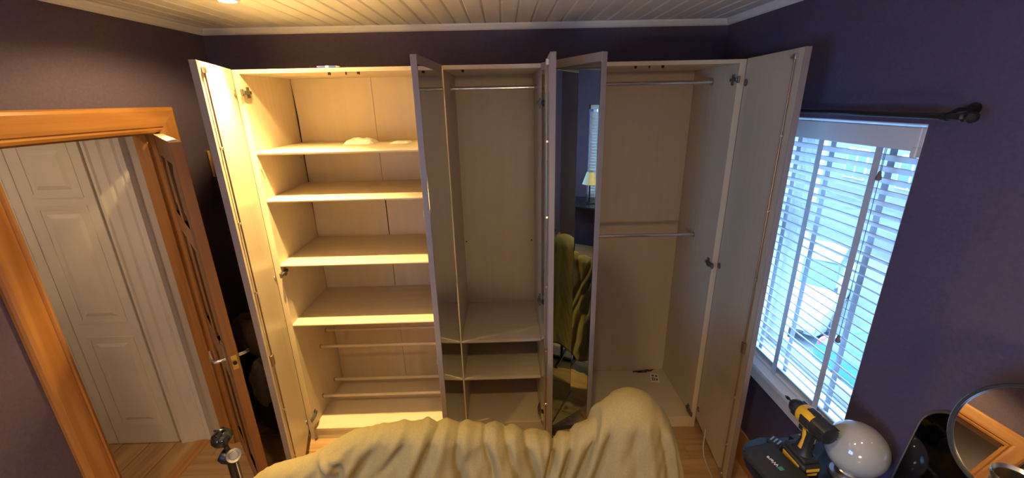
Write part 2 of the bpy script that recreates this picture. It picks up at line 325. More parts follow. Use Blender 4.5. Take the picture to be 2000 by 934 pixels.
# ------------------------------------------------------------------ wardrobes
H, ZB, D, T = 2.229, 0.085, 0.506, 0.033
def board(root, name, x0, x1, y0, y1, z0, z1, m=None, bev=0.0015, **p): return obj(name, B().box(x0, x1, y0, y1, z0, z1, bev), m or LAM, root, **p)
def carcass(name, label, x0, x1, tl, tr, seam=None):
    r = thing(name, label, 'wardrobe', (x0, 0, 0)); w = x1-x0
    board(r, 'side_panel', 0, tl, 0, D+0.006, 0, H); board(r, 'side_panel', w-tr, w, 0, D+0.006, 0, H)
    board(r, 'top_panel', tl, w-tr, 0, D+0.006, H-0.020, H, LAMX); board(r, 'bottom_panel', tl, w-tr, 0, D, ZB-0.02, ZB, LAMX)
    board(r, 'plinth', tl, w-tr, 0.004, 0.022, 0, ZB-0.02, LAMX)
    if seam:
        # the left backboard has bowed away from the side panel at the top, leaving a dark slit
        g = B(); zz = [ZB, 0.9, 1.35, 1.60, 1.84, 1.98, 2.12, H-0.02]; gp = [0.002, 0.003, 0.004, 0.007, 0.009, 0.011, 0.006, 0.0015]
        g.rings([[(tl+q, D, z), (seam-0.0015, D, z), (seam-0.0015, D+0.005, z), (tl+q, D+0.005, z)] for z, q in zip(zz, gp)], smooth=False)
        obj('back_panel', g, BACK, r); g = B(); zz = [ZB, 0.8, 1.22, 1.5, 1.59, H-0.02]; gp = [0.0005, 0.001, 0.004, 0.006, 0.001, 0.0005]
        g.rings([[(seam+q, D+0.001, z), (w-tr, D+0.001, z), (w-tr, D+0.006, z), (seam+q, D+0.006, z)] for z, q in zip(zz, gp)], smooth=False)
        obj('back_panel', g, BACK, r)
        obj('backing_strip', B().box(tl-0.01, w-tr, D+0.008, D+0.011, ZB, H-0.02), DARKH, r)
    else: board(r, 'back_panel', tl, w-tr, D, D+0.006, ZB, H-0.02, BACK, 0)
    return r
HINGEM = mat('dark_hinge_metal', (0.20, 0.18, 0.16), 0.4, 0.8)
def hinge(root, x, z, s, yaw=0):
    h = obj('hinge', B().box(0, s*0.012, 0.004, 0.060, -0.008, 0.008, 0.002).box(0, s*0.005, 0.030, 0.052, -0.026, 0.026, 0.001), HINGEM, root, loc=(x, 0, z))
    obj('hinge_arm', B().box(s*0.002, s*0.020, -0.022, 0.030, -0.009, 0.009, 0.003).box(s*0.004, s*0.014, -0.030, -0.012, -0.016, 0.016, 0.003), HINGEM, h)
    obj('hinge_screw', B().cyl((s*0.012, 0.04, 0), (s*0.0145, 0.04, 0), 0.005, seg=10), DARKH, h)
DW = 0.494
def wdoor(root, x, b, side, label, rod=True, cupz=(2.12, 1.15, 0.16), gap=0.003):
    # local: door runs along +X (hinged left, side=1) or -X (hinged right, side=-1); inner face y=0, outer (mirrored) face y=-0.02
    rot = -(math.pi/2-b) if side > 0 else (math.pi/2+b)
    s = side; lo, hi = (0.0, DW) if s > 0 else (-DW, 0.0)
    d = obj('door', B().box(lo, hi, -0.019, 0.0, 0.082, H+0.002, 0.0012), LAM, root, loc=(x, -gap, 0), rot=(0, 0, rot), label=label)
    obj('edge_band', B().box(*sorted((s*(DW-0.0005), s*(DW+0.0035))), -0.024, 0.0005, 0.082, H+0.002, 0.001), EDGE, d)
    obj('edge_band', B().box(*sorted((0, s*(-0.003))), -0.024, 0.0005, 0.082, H+0.002, 0.001), EDGE, d)
    obj('top_band', B().box(*sorted((s*0.0, s*DW)), -0.024, -0.019, H-0.032, H+0.002, 0.0008), EDGE, d)
    obj('bottom_band', B().box(*sorted((s*0.0, s*DW)), -0.024, -0.019, 0.082, 0.112, 0.0008), EDGE, d)
    obj('mirror', B().box(*sorted((s*0.004, s*(DW-0.004))), -0.0235, -0.0192, 0.113, H-0.033), MIRROR, d, label='mirror glass facing')
    obj('mirror_edge', B().box(*sorted((s*(DW-0.004), s*(DW-0.0006))), -0.0232, -0.0192, 0.113, H-0.033), MIRB, d)
    if rod:
        xr = s*(DW-0.045)
        rd = obj('lock_rod', B().cyl((xr, 0.007, 0.11), (xr, 0.007, H-0.02), 0.0035, seg=8), BRONZE, d)
        for z in (0.30, 0.60, 1.25, 1.58, 1.9): obj('rod_guide', B().box(xr-0.006, xr+0.006, 0, 0.012, z-0.006, z+0.006, 0.002), STEEL, rd)
        for z in (0.10, H-0.03): obj('rod_hook', B().box(xr-0.012, xr+0.008, 0, 0.014, z-0.012, z+0.012, 0.002).cyl((xr-s*0.012, 0.004, z), (xr-s*0.03, 0.004, z), 0.007, seg=10), STEEL, rd)
        lk = obj('lock_case', B().box(xr-0.014, xr+0.014, 0, 0.013, 0.86, 0.92, 0.002), BRONZE, d)
    else:
        for z in (0.9, 1.62): obj('strike', B().box(*sorted((s*(DW-0.03), s*(DW-0.005))), 0, 0.007, z-0.012, z+0.012, 0.002), STEEL, d)
    for z in cupz: obj('hinge_cup', B().cyl((s*0.022, -0.002, z), (s*0.022, 0.0035, z), 0.0175, seg=16), HINGEM, d)
    return d
X1, X2, X3 = 0.996, 1.509, 2.5
# left, shelved
L_ = carcass('wardrobe', 'brightly lit left wardrobe of open maple shelves', 0, X1, T, 0.018, 0.512)
for z in (1.8397, 1.5894, 1.2202, 0.8441):
    pr = [(0.502, z), (0.012, z), (0.004, z-0.003), (0.001, z-0.010), (0.004, z-0.017), (0.012, z-0.020), (0.502, z-0.020)]
    obj('shelf', B().prism(pr, lambda u, v, t: Vector((t, u, v)), T+0.001, X1-0.019), LAMX, L_)
for y, z in ((0.264, 0.524), (0.374, 0.583), (0.175, 0.199), (0.369, 0.184)):
    q = obj('shoe_rail', B().box(T+0.006, X1-0.022, y-0.006, y+0.006, z-0.010, z+0.010, 0.005, 3), LAMX, L_)
    for xx, dx in ((T+0.0005, 0.007), (X1-0.0185, -0.007)): obj('rail_end', B().box(*sorted((xx, xx+dx)), y-0.009, y+0.009, z-0.013, z+0.013, 0.003), BRONZE, q)
for z in (2.125, 1.165, 0.172): hinge(L_, T, z, 1); hinge(L_, X1-0.018, z, -1)
for y, z in ((0.015, 1.751), (0.46, 1.751)): obj('shelf_peg', B().cyl((T, y, z), (T+0.012, y, z), 0.004, seg=8), STEEL, L_)
for x, w in ((0.46, 0.010), (0.541, 0.003), (0.601, 0.010)): obj('catch', B().box(x-w/2, x+w/2, 0.006, 0.018, 2.197, 2.2092), DARKH, L_)
wdoor(L_, 0.0, 0.325, 1, 'open outer door, its pale inner face brightly lit')
wdoor(L_, X1-0.010, -0.0475, -1, 'open inner door with the mirror facing the middle wardrobe', rod=False, gap=0.013)
# middle
M_ = carcass('wardrobe', 'narrow middle wardrobe with a rail above two low shelves', X1+0.001, X2, 0.018, 0.018)
for z in (0.695, 0.4304):
    pr = [(0.502, z), (0.012, z), (0.004, z-0.003), (0.001, z-0.010), (0.004, z-0.017), (0.012, z-0.020), (0.502, z-0.020)]
    obj('shelf', B().prism(pr, lambda u, v, t: Vector((t, u, v)), 0.019, X2-X1-0.020), LAMX, M_)
def rail(root, x0, x1, y, z, r=0.0105):
    q = obj('hanging_rail', B().cyl((x0+0.004, y, z), (x1-0.004, y, z), r, seg=20), CHROME, root, label='chrome hanging rail')
    for x, s in ((x0, 1), (x1, -1)): obj('rail_socket', B().lathe([(0.020, 0), (0.020, 0.004), (0.014, 0.006), (0.014, 0.016), (0.011, 0.016)], (x, y, z), (s, 0, 0), 20), STEEL, q)
rail(M_, 0.018, X2-X1-0.019, 0.27, 2.128)
for x in (0.031, 0.474): obj('peg_hole', B().cyl((x, D-0.0005, 1.156), (x, D-0.003, 1.156), 0.005, seg=10), DARKH, M_)
for z in (2.046, 0.947, 0.17): hinge(M_, X2-X1-0.019, z, -1)
obj('catch', B().box(0.105, 0.117, 0.006, 0.018, 2.197, 2.2092), DARKH, M_)
for z, y in ((0.10, 0.03), (0.11, 0.05)): obj('peg_hole', B().cyl((0.0182, y, z), (0.0195, y, z), 0.004, seg=8), DARKH, M_)
B3, B4 = -0.055, 0.394
wdoor(M_, X2-X1-0.003, B3, -1, 'open door hinged on the right of the middle wardrobe')
# right
R_ = carcass('wardrobe', 'dim right wardrobe with two chrome hanging rails', X2+0.001, X3, 0.018, T)
rail(R_, 0.018, X3-X2-0.001-T, 0.267, 2.134, 0.012); rail(R_, 0.018, X3-X2-0.001-T, 0.267, 1.246, 0.011)
for z in (2.135, 1.148, 0.118): hinge(R_, X3-X2-0.001-T, z, -1); hinge(R_, 0.018, z, 1)
for x, w in ((0.447, 0.010), (0.515, 0.003), (0.582, 0.010)): obj('catch', B().box(x-w/2, x+w/2, 0.006, 0.018, 2.197, 2.2092), DARKH, R_)
wdoor(R_, 0.003, B4, 1, 'part open door with its mirror facing left', rod=False)
wdoor(R_, X3-X2-0.001, -0.117, -1, 'open outer door beside the window')

# ------------------------------------------------------------------ window, blind, curtain pole
wn = thing('window_1', 'white framed window behind the venetian blind', 'window', (2.84, WY0, WZ0)); wn['kind'] = 'structure'
ww, wh = WY1-WY0, WZ1-WZ0
def wframe(root, y0, y1, z0, z1, t, d, m=PVC, nm='window_frame'):
    b = B(); b.box(0, d, y0, y1, z0, z0+t, 0.004); b.box(0, d, y0, y1, z1-t, z1, 0.004); b.box(0, d, y0, y0+t, z0+t, z1-t, 0.004); b.box(0, d, y1-t, y1, z0+t, z1-t, 0.004)
    return obj(nm, b, m, root)
wframe(wn, 0, ww, 0, wh, 0.05, 0.06)
obj('transom', B().box(0, 0.06, 0.05, ww-0.05, wh*0.60, wh*0.60+0.05, 0.004), PVC, wn)
for z0, z1 in ((0.05, wh*0.60), (wh*0.60+0.05, wh-0.05)):
    s_ = wframe(wn, 0.05, ww-0.05, z0, z1, 0.035, 0.05, nm='sash')
    obj('pane', B().box(0.022, 0.026, 0.085, ww-0.085, z0+0.035, z1-0.035), GLASS, s_)
rv = obj('reveal', B().box(XR-2.84+0.002, 0.0, 0, ww, 0.0, 0.004).box(XR-2.84+0.002, 0.0, 0, ww, wh-0.004, wh).box(XR-2.84+0.002, 0.0, 0, 0.004, 0.004, wh-0.004).box(XR-2.84+0.002, 0.0, ww-0.004, ww, 0.004, wh-0.004), GLOSSW, wn)
S('window_sill', B().box(2.612, 2.838, WY0-0.02, 0.0, 0.662, 0.690, 0.006, 2).box(2.630, XR+0.002, WY0-0.012, -0.01, 0.585, 0.663, 0.005).box(2.622, XR, WY0-0.015, -0.008, 0.638, 0.664, 0.004), GLOSSW, label='white window sill below the venetian blind')
bl = thing('venetian_blind', 'white venetian blind with wide slats filling the window', 'blind', (2.685, WY0+0.012, 0.69))
bw = ww-0.024
vb = B().box(-0.046, -0.034, -0.006, bw, 1.185, 1.262, 0.003)
obj('valance', vb, SLAT, bl); obj('valance_return', B().box(-0.046, -0.008, -0.008, -0.002, 1.185, 1.262, 0.002), SLAT, bl)
obj('valance_clip', B().box(-0.049, -0.02, -0.010, 0.012, 1.165, 1.20, 0.003), SLAT, bl)
obj('headrail', B().box(-0.028, 0.028, 0.0, bw, 1.195, 1.245, 0.003), SLAT, bl)
tilt = math.radians(33); sl = None
sp = []
for i in range(7):
    u = -0.025 + 0.05*i/6; sp.append((u, 0.0016*(1-(u/0.025)**2)+0.0014))
for i in range(6, -1, -1):
    u = -0.025 + 0.05*i/6; sp.append((u, 0.0016*(1-(u/0.025)**2)-0.0014))
zz = 0.035; k = 0
while zz < 1.165:
    if sl is None: sl = obj('slat', B().prism(sp, lambda u, v, t: Vector((u, t, v)), 0, bw-0.004), SLAT, bl, loc=(0, 0.002, zz), rot=(0, tilt, 0))
    else: share('slat', sl, bl, (0, 0.002, zz), (0, tilt+random.uniform(-0.02, 0.02), 0))
    zz += 0.0412; k += 1
obj('bottom_rail', B().box(-0.026, 0.026, 0.001, bw-0.002, 0.002, 0.020, 0.005, 2), SLAT, bl)
for ty in (-0.18, -0.392, -0.681):
    yy = ty-(WY0+0.012)
    obj('ladder_tape', B().box(-0.0285, -0.0275, yy-0.015, yy+0.015, 0.006, 1.20), TAPE, bl)
    obj('ladder_tape', B().box(0.0275, 0.0285, yy-0.015, yy+0.015, 0.006, 1.20), TAPE, bl)
for yy, z1, nm in ((-0.722, 1.09, 'long'), (-0.716, 0.42, 'short')):
    y0 = yy-(WY0+0.012)
    zt = 1.107-0.69 if nm == 'long' else 1.777-0.69
    cd = obj('pull_cord', B().cyl((-0.037, y0, zt), (-0.037, y0+0.002, 1.20), 0.0011, seg=6), BLACK, bl, label='dark thin pull cord')
    obj('tassel', B().lathe([(0.003, 0.016), (0.006, 0.010), (0.006, 0.004), (0.009, -0.006), (0.010, -0.014), (0.006, -0.018)], (-0.037, y0, zt), seg=14), mat('brown_tassel', (0.16, 0.10, 0.07), 0.5), cd)
cpole = thing('curtain_pole', 'black curtain pole on the plum wall above the window', 'curtain pole', (2.57, -1.01, 1.992))
obj('pole', B().cyl((0, 0, 0), (0, 1.20, 0), 0.0095, seg=18), BLACK, cpole)
obj('finial', B().lathe([(0.012, 0), (0.013, 0.005), (0.008, 0.010), (0.012, 0.016), (0.016, 0.026), (0.012, 0.036), (0.003, 0.041)], (0, 0.0, 0), (0, -1, 0), 20), BLACK, cpole)
br = obj('bracket', B().cyl((0.081, 0.045, 0.02), (0.074, 0.045, 0.02), 0.017, seg=18).tube([(0.076, 0.045, 0.02), (0.03, 0.045, 0.018), (0.0, 0.045, 0.0)], 0.006).cyl((0, 0.038, 0), (0, 0.052, 0), 0.0125, seg=18), BLACK, cpole)
rail2 = obj('second_pole', B().cyl((0.045, 0.10, -0.002), (0.045, 1.20, -0.002), 0.009, seg=14), BLACK, cpole)
# rear window (seen in the mirror)
w2 = thing('window_2', 'white framed window in the rear wall seen in the mirror', 'window', (RX0, YF-0.2, 0.72)); w2['kind'] = 'structure'
b = B(); w_, h_ = RX1-RX0, 1.26
b.box(0, w_, -0.03, 0.03, 0, 0.05).box(0, w_, -0.03, 0.03, h_-0.05, h_).box(0, 0.05, -0.03, 0.03, 0.05, h_-0.05).box(w_-0.05, w_, -0.03, 0.03, 0.05, h_-0.05).box(w_/2-0.025, w_/2+0.025, -0.03, 0.03, 0.05, h_-0.05)
obj('window_frame', b, PVC, w2)
for x0, x1 in ((0.05, w_/2-0.025), (w_/2+0.025, w_-0.05)): obj('pane', B().box(x0, x1, -0.002, 0.002, 0.05, h_-0.05), GLASS, w2)
obj('sill_board', B().box(-0.02, w_+0.02, 0.03, 0.24, -0.028, -0.001, 0.004), GLOSSW, w2)
b2 = thing('venetian_blind', 'second white venetian blind on the rear window behind the camera', 'blind', (RX0+0.01, YF-0.05, 0.725))
obj('headrail', B().box(0, w_-0.02, -0.028, 0.028, h_-0.065, h_-0.007, 0.003), SLAT, b2)
zz = 0.03; sl2 = None
while zz < h_-0.09:
    if sl2 is None: sl2 = obj('slat', B().prism(sp, lambda u, v, t: Vector((t, u, v)), 0, w_-0.022), SLAT, b2, loc=(0.001, 0, zz), rot=(math.radians(64), 0, 0))
    else: share('slat', sl2, b2, (0.001, 0, zz), (math.radians(64), 0, 0))
    zz += 0.0412
for x in (0.12, w_-0.14): obj('ladder_tape', B().box(x-0.015, x+0.015, 0.0275, 0.0285, 0.0, h_-0.06), TAPE, b2)
w3 = thing('added_fill_window', 'added unseen window in the left wall giving blue fill light', 'window', (XL-WT+0.02, LY0, LZ0)); w3['kind'] = 'structure'  # added to bring blue daylight onto the right wall, never in view
b = B(); h3, l3 = LZ1-LZ0, LY1-LY0
b.box(0, 0.05, 0, l3, 0, 0.05).box(0, 0.05, 0, l3, h3-0.05, h3).box(0, 0.05, 0, 0.05, 0.05, h3-0.05).box(0, 0.05, l3-0.05, l3, 0.05, h3-0.05).box(0, 0.05, l3/2-0.03, l3/2+0.03, 0.05, h3-0.05)
obj('window_frame', b, PVC, w3)
for y0, y1 in ((0.05, l3/2-0.03), (l3/2+0.03, l3-0.05)): obj('pane', B().box(0.022, 0.026, y0, y1, 0.05, h3-0.05), GLASS, w3)
# baseboard
S('baseboard_right', B().prism([(0, 0), (0, 0.20), (-0.006, 0.20), (-0.012, 0.185), (-0.016, 0.165), (-0.016, 0)], lambda u, v, t: Vector((XR+u, t, v)), YF, YB), PINEY, label='dark stained baseboard under the window')
# ------------------------------------------------------------------ small things on and in the wardrobes
pen = thing('marker_pen', 'blue and white pen lying on top of the left wardrobe', 'pen', (0.405, 0.018, H+0.0056))
obj('barrel', B().cyl((0.0, 0, 0), (0.040, 0, 0), 0.0055, seg=14).cyl((0.055, 0, 0), (0.09, 0, 0), 0.0055, seg=14), mat('blue_plastic', (0.03, 0.06, 0.32), 0.35), pen)
obj('grip', B().cyl((0.040, 0, 0), (0.055, 0, 0), 0.0057, seg=14), mat('pale_plastic', (0.75, 0.7, 0.72), 0.4), pen, label='pale band')
obj('tip', B().cyl((0.09, 0, 0), (0.108, 0, 0), 0.0045, 0.0012, seg=12), mat('pen_tip', (0.5, 0.4, 0.35), 0.4), pen)
PAPER = grain(mat('crumpled_white_paper', (0.72, 0.68, 0.6), 0.85), (0.62, 0.58, 0.5), (0.78, 0.74, 0.66), (40, 40, 40), bump=0.3)
def packet(nm, label, x0, x1, y0, y1, h, z, seed):
    rnd = random.Random(seed); b = B(); n, m_ = 9, 6; rr = []
    for i in range(n+1):
        row = []
        for j in range(m_+1):
            u, v = i/n, j/m_; e = min(u, 1-u, v, 1-v)*4
            row.append((x0+(x1-x0)*u+rnd.uniform(-.003, .003)*(0 < i < n), y0+(y1-y0)*v+rnd.uniform(-.004, .004), z+0.001+h*min(1, e)**0.6*(0.75+0.35*rnd.random())))
        rr.append(row)
    b.rings(rr, closed=False, smooth=False)
    base = [[(p[0], p[1], z+0.0005) for p in r] for r in (rr[0], rr[-1])]
    b.rings([[(p[0], p[1], z+0.0005) for p in r] for r in rr], closed=False, smooth=False)
    bmesh.ops.remove_doubles(b.bm, verts=b.bm.verts, dist=0.0006)
    o = obj(nm, b, PAPER, None, loc=(0, 0, 0)); o['label'] = label; o['category'] = 'paper'; return o
packet('folded_cloth', 'folded white cloth packet on the top shelf', 0.375, 0.545, 0.28, 0.42, 0.030, 1.8397, 3)
packet('crumpled_paper', 'flat crumpled paper at the right of the top shelf', 0.64, 0.76, 0.26, 0.38, 0.010, 1.8397, 5)
tg = thing('paper_tag', 'small white printed tag lying at the back of the right wardrobe floor', 'tag', (2.37, 0.398, ZB+0.0008), (0, 0, -0.25))
obj('card', B().box(-0.030, 0.030, -0.05, 0.05, 0, 0.0006), mat('white_card', (0.72, 0.72, 0.72), 0.7), tg)
INK = mat('dark_ink', (0.05, 0.05, 0.06), 0.8)
ib = B()
for x0, x1, y0, y1 in ((-0.02, -0.013, -0.03, 0.0), (-0.02, 0.0, -0.034, -0.028), (-0.006, 0.001, -0.03, 0.002), (-0.02, 0.0, -0.002, 0.004), (0.008, 0.02, -0.03, -0.004), (-0.02, -0.004, 0.016, 0.036), (0.006, 0.02, 0.014, 0.036)): ib.box(x0, x1, y0, y1, 0.0006, 0.0009)
obj('printing', ib, INK, tg)
# debris in the right wardrobe corner
for i, (x, y, s_) in enumerate(((2.30, 0.475, 0.030), (2.36, 0.485, 0.022), (2.25, 0.47, 0.02))):
    b = B(); rnd = random.Random(i+20)
    pts = [(x+rnd.uniform(-1, 1)*s_*1.4, y+rnd.uniform(-1, 1)*s_*0.45, ZB+0.004+rnd.random()*s_*0.25) for _ in range(14)]
    b.tube(pts, 0.0028, 5)
    o = obj('dust_clump', b, DARKH); o['label'] = ['dark dust fluff by the paper tag in the right wardrobe', 'dark dust fluff in the back right corner of the right wardrobe', 'dark dust fluff along the backboard of the right wardrobe'][i]; o['category'] = 'debris'
cb = B().tube([(2.467, -0.19, 0.16), (2.462, -0.20, 0.10), (2.455, -0.215, 0.05), (2.447, -0.25, 0.012), (2.440, -0.30, 0.005), (2.432, -0.38, 0.005), (2.40, -0.52, 0.005), (2.44, -0.66, 0.005)], 0.004, 8)
o = obj('cable', cb, mat('grey_white_cable', (0.42, 0.40, 0.38), 0.5)); o['label'] = 'thin pale cable on the floor under the outer wardrobe door'; o['category'] = 'cable'

# ------------------------------------------------------------------ desk corner at the window
TZ = 0.72
DESKM = mat('dark_blue_black_desk', (0.010, 0.012, 0.020), 0.22)
dk = thing('desk', 'black desk with a rounded corner under the window', 'desk', (2.40, -1.5, 0))
pts = [(0.17, -0.75), (0.17, 0.665)] + [(p[0], p[1]) for p in arc(-0.085, 0.555, 0.11, 90, 180, 8)] + [(-0.195, -0.75)]
def slab(poly, z0, z1, bev):
    b = B(); b.prism(poly, lambda u, v, t: Vector((u, v, t)), z0, z1)
    bmesh.ops.bevel(b.bm, geom=[e for e in b.bm.edges if abs(e.verts[0].co.z-e.verts[1].co.z) < 1e-6], offset=bev, segments=3, affect='EDGES'); return b
obj('desktop', slab(pts, TZ-0.026, TZ, 0.008), DESKM, dk)
for x, y in ((-0.15, 0.46), (0.13, 0.55), (-0.15, -0.7), (0.13, -0.7)): obj('leg', B().cyl((x, y, 0), (x, y, TZ-0.026), 0.018, seg=14), BLACK, dk)
# globe lamp
GC = Vector((2.537, -1.028, 0.848)); GR = 0.095
gl = thing('table_lamp', 'white opal glass ball lamp on the black desk', 'lamp', (GC.x, GC.y, TZ))
obj('base', B().lathe([(0.0, 0.0), (0.060, 0.0), (0.062, 0.004), (0.058, 0.009), (0.045, 0.012), (0.045, 0.034), (0.040, 0.040), (0.0, 0.040)], seg=36), STEEL, gl)
obj('shade', B().sphere((0, 0, GC.z-TZ), GR, 48), mat('opal_glass', (0.36, 0.36, 0.36), 0.10, **{'Subsurface_Weight': 0.15, 'Coat_Weight': 0.4}), gl)
# cordless drill
YEL = mat('yellow_plastic', (0.75, 0.42, 0.03), 0.4); BLK = mat('black_plastic', (0.02, 0.02, 0.024), 0.45)
dr = thing('cordless_drill', 'yellow and black cordless drill standing on its battery on the desk', 'drill', (2.394, -0.972, TZ), (0, 0, math.radians(94)))
dr.scale = (1.04, 1.04, 1.06)
# local: +X is the way the bit points
def rbox(x0, x1, y0, y1, z0, z1, bev, seg=3): return B().box(x0, x1, y0, y1, z0, z1, bev, seg)
bt = obj('battery', rbox(-0.055, 0.065, -0.036, 0.036, 0, 0.045, 0.010), BLK, dr)
obj('battery_rail', rbox(-0.045, 0.058, -0.030, 0.030, 0.044, 0.062, 0.008), BLK, bt)
for s in (-1, 1): obj('battery_label', B().box(-0.035, 0.045, s*0.0352, s*0.0366, 0.014, 0.034), YEL, bt)
obj('battery_label', B().box(-0.0562, -0.0545, -0.024, 0.024, 0.024, 0.036), YEL, bt)
obj('battery_label', B().box(-0.0562, -0.0545, -0.018, 0.018, 0.008, 0.016), YEL, bt)
ob = B(); ell = lambda cx, cz, a, c, n=18: None
def ovalring(c, dx, dy, ax, n=20, p=2.4):
    r = []
    for i in range(n):
        t = 2*math.pi*i/n; cs, sn = math.cos(t), math.sin(t)
        r.append(Vector(c) + Vector(ax)*(dx*math.copysign(abs(cs)**(2/p), cs)) + Vector((0, 1, 0))*(dy*math.copysign(abs(sn)**(2/p), sn)))
    return r
gx = Vector((1, 0, 0))
obj('grip', B().rings([ovalring((0.004, 0, 0.055), 0.042, 0.030, gx), ovalring((0.002, 0, 0.075), 0.027, 0.021, gx), ovalring((-0.003, 0, 0.11), 0.022, 0.018, gx), ovalring((-0.006, 0, 0.15), 0.023, 0.018, gx), ovalring((-0.004, 0, 0.175), 0.032, 0.022, gx)]), BLK, dr)
obj('grip_side', B().rings([ovalring((-0.001, 0, 0.083), 0.014, 0.0222, gx), ovalring((-0.005, 0, 0.12), 0.010, 0.0195, gx), ovalring((-0.004, 0, 0.165), 0.016, 0.0215, gx)]), YEL, dr)
obj('trigger', rbox(0.018, 0.036, -0.009, 0.009, 0.135, 0.165, 0.005), BLK, dr)
zx = Vector((0, 0, 1)); HB = 0.20
hd_ = obj('motor_housing', B().rings([ovalring((-0.100, 0, HB), 0.022, 0.022, zx), ovalring((-0.097, 0, HB), 0.030, 0.029, zx), ovalring((-0.06, 0, HB), 0.034, 0.032, zx), ovalring((-0.025, 0, HB), 0.035, 0.033, zx)]), BLK, dr)
for k in range(5): obj('vent_rib', B().box(-0.094, -0.06, -0.034, 0.034, HB-0.018+k*0.009-0.0012, HB-0.018+k*0.009+0.0012), BLK, hd_)
obj('body_shell', B().rings([ovalring((-0.028, 0, HB), 0.0355, 0.0335, zx), ovalring((0.0, 0, HB), 0.037, 0.034, zx), ovalring((0.035, 0, HB), 0.036, 0.033, zx), ovalring((0.052, 0, HB), 0.032, 0.030, zx)]), YEL, dr)
obj('body_inlay', B().box(-0.03, 0.024, -0.0352, 0.0352, HB-0.018, HB+0.018, 0.006, 2).box(-0.03, 0.022, -0.014, 0.014, HB+0.02, HB+0.039, 0.006, 2), BLK, dr)
ch = obj('chuck', B().lathe([(0.028, 0.0), (0.030, 0.004), (0.030, 0.030), (0.026, 0.034), (0.025, 0.050), (0.014, 0.066), (0.008, 0.068)], (0.050, 0, HB), (1, 0, 0), 24), BLK, dr)
for k in range(12):
    a = 2*math.pi*k/12; obj('collar_rib', B().box(0.054, 0.080, math.cos(a)*0.030-0.0018, math.cos(a)*0.030+0.0018, HB+math.sin(a)*0.030-0.0018, HB+math.sin(a)*0.030+0.0018), BLK, ch)
obj('drill_bit', B().cyl((0.115, 0, HB), (0.140, 0, HB), 0.0035, seg=10).cyl((0.140, 0, HB), (0.152, 0, HB), 0.006, seg=10).cyl((0.152, 0, HB), (0.166, 0, HB), 0.003, 0.001, seg=10), BLACK, dr, label='dark screwdriver bit')
for o_ in dr.children:
    if o_.name.split('.')[0] in ('motor_housing', 'body_shell', 'body_inlay', 'chuck', 'drill_bit'): o_.scale = (0.80, 1, 1); o_.location.x = -0.004
# black pouch with printed word, pencil, bit set
pz = TZ+0.0005
po = thing('tool_pouch', 'black padded pouch with white letters and a green square on the desk', 'pouch', (2.284, -1.012, pz), (0, 0, math.radians(-78)))
obj('body', B().rings([[(x*sx, y*sy, z) for x, y in ([(0.11, 0.045)] + arc(0.085, 0.06, 0.025, 0, 90, 4) + arc(-0.085, 0.06, 0.025, 90, 180, 4) + arc(-0.085, -0.06, 0.025, 180, 270, 4) + arc(0.085, -0.06, 0.025, 270, 360, 4))] for sx, sy, z in ((0.96, 0.76, 0), (1.0, 0.8, 0.006), (1.0, 0.8, 0.026), (0.95, 0.75, 0.033), (0.6, 0.5, 0.036))]), grain(mat('black_nylon', (0.012, 0.013, 0.016), 0.7), (0.010, 0.011, 0.013), (0.02, 0.021, 0.025), (300, 300, 300), bump=0.2), po)
obj('piping', B().tube([(x, y*0.8, 0.030) for x, y in arc(0.085, 0.06, 0.023, 0, 90, 4) + arc(-0.085, 0.06, 0.023, 90, 180, 4) + arc(-0.085, -0.06, 0.023, 180, 270, 4) + arc(0.085, -0.06, 0.023, 270, 360, 4) + [(0.108, 0.06)]], 0.0022, 6), BLACK, po)
def text(name, s, size, m, parent, loc, rot, ext=0.0006):
    cu = bpy.data.curves.new(name, 'FONT'); cu.body = s; cu.size = size; cu.extrude = ext; cu.align_x = 'CENTER'; cu.align_y = 'CENTER'
    tmp = bpy.data.objects.new(name, cu); COL.objects.link(tmp); dg = bpy.context.evaluated_depsgraph_get(); dg.update()
    me = bpy.data.meshes.new_from_object(tmp.evaluated_get(dg)); bpy.data.objects.remove(tmp)
    me.materials.clear(); me.materials.append(m)
    o = bpy.data.objects.new(name, me); COL.objects.link(o); o.parent = parent; o.location = loc; o.rotation_euler = rot; return o
LET = mat('white_print', (0.75, 0.72, 0.68), 0.6)
text('lettering', 'Wera', 0.021, LET, po, (-0.027, -0.004, 0.0366), (0, 0, math.pi+0.12))
obj('green_emblem', B().box(0.000, 0.016, -0.010, 0.009, 0.0355, 0.0368), mat('green_print', (0.03, 0.22, 0.15), 0.6), po, label='green square emblem')
pc = thing('pencil', 'thin red and white striped pencil beside the black pouch', 'pencil', (2.347, -1.000, TZ+0.0042), (0, 0, math.radians(-80)))
PW, PR = mat('pencil_white', (0.62, 0.55, 0.56), 0.5), mat('pencil_red', (0.35, 0.08, 0.11), 0.5)
obj('shaft', B().cyl((-0.09, 0, 0), (0.10, 0, 0), 0.0036, seg=8), PR, pc)
for k in range(4): obj('white_band', B().cyl((-0.09+k*0.045, 0, 0), (-0.075+k*0.045, 0, 0), 0.0038, seg=8), PW, pc)
bs = thing('bit_set', 'small dark open bit case beside the drill', 'bit set', (2.368, -0.874, TZ), (0, 0, math.radians(-60)))
obj('tray', B().box(-0.030, 0.030, -0.024, 0.024, 0, 0.012, 0.004, 2), BLK, bs)
for k in range(4): obj('bit', B().cyl((-0.021+k*0.014, -0.016, 0.014), (-0.021+k*0.014, 0.014, 0.014), 0.004, seg=8), STEEL, bs)
yb = thing('yellow_box', 'small yellow and black carton behind the drill', 'box', (2.475, -0.868, TZ), (0, 0, math.radians(12)))
obj('carton', B().box(-0.045, 0.045, -0.020, 0.020, 0, 0.028, 0.002), mat('buff_card', (0.62, 0.42, 0.16), 0.6), yb)
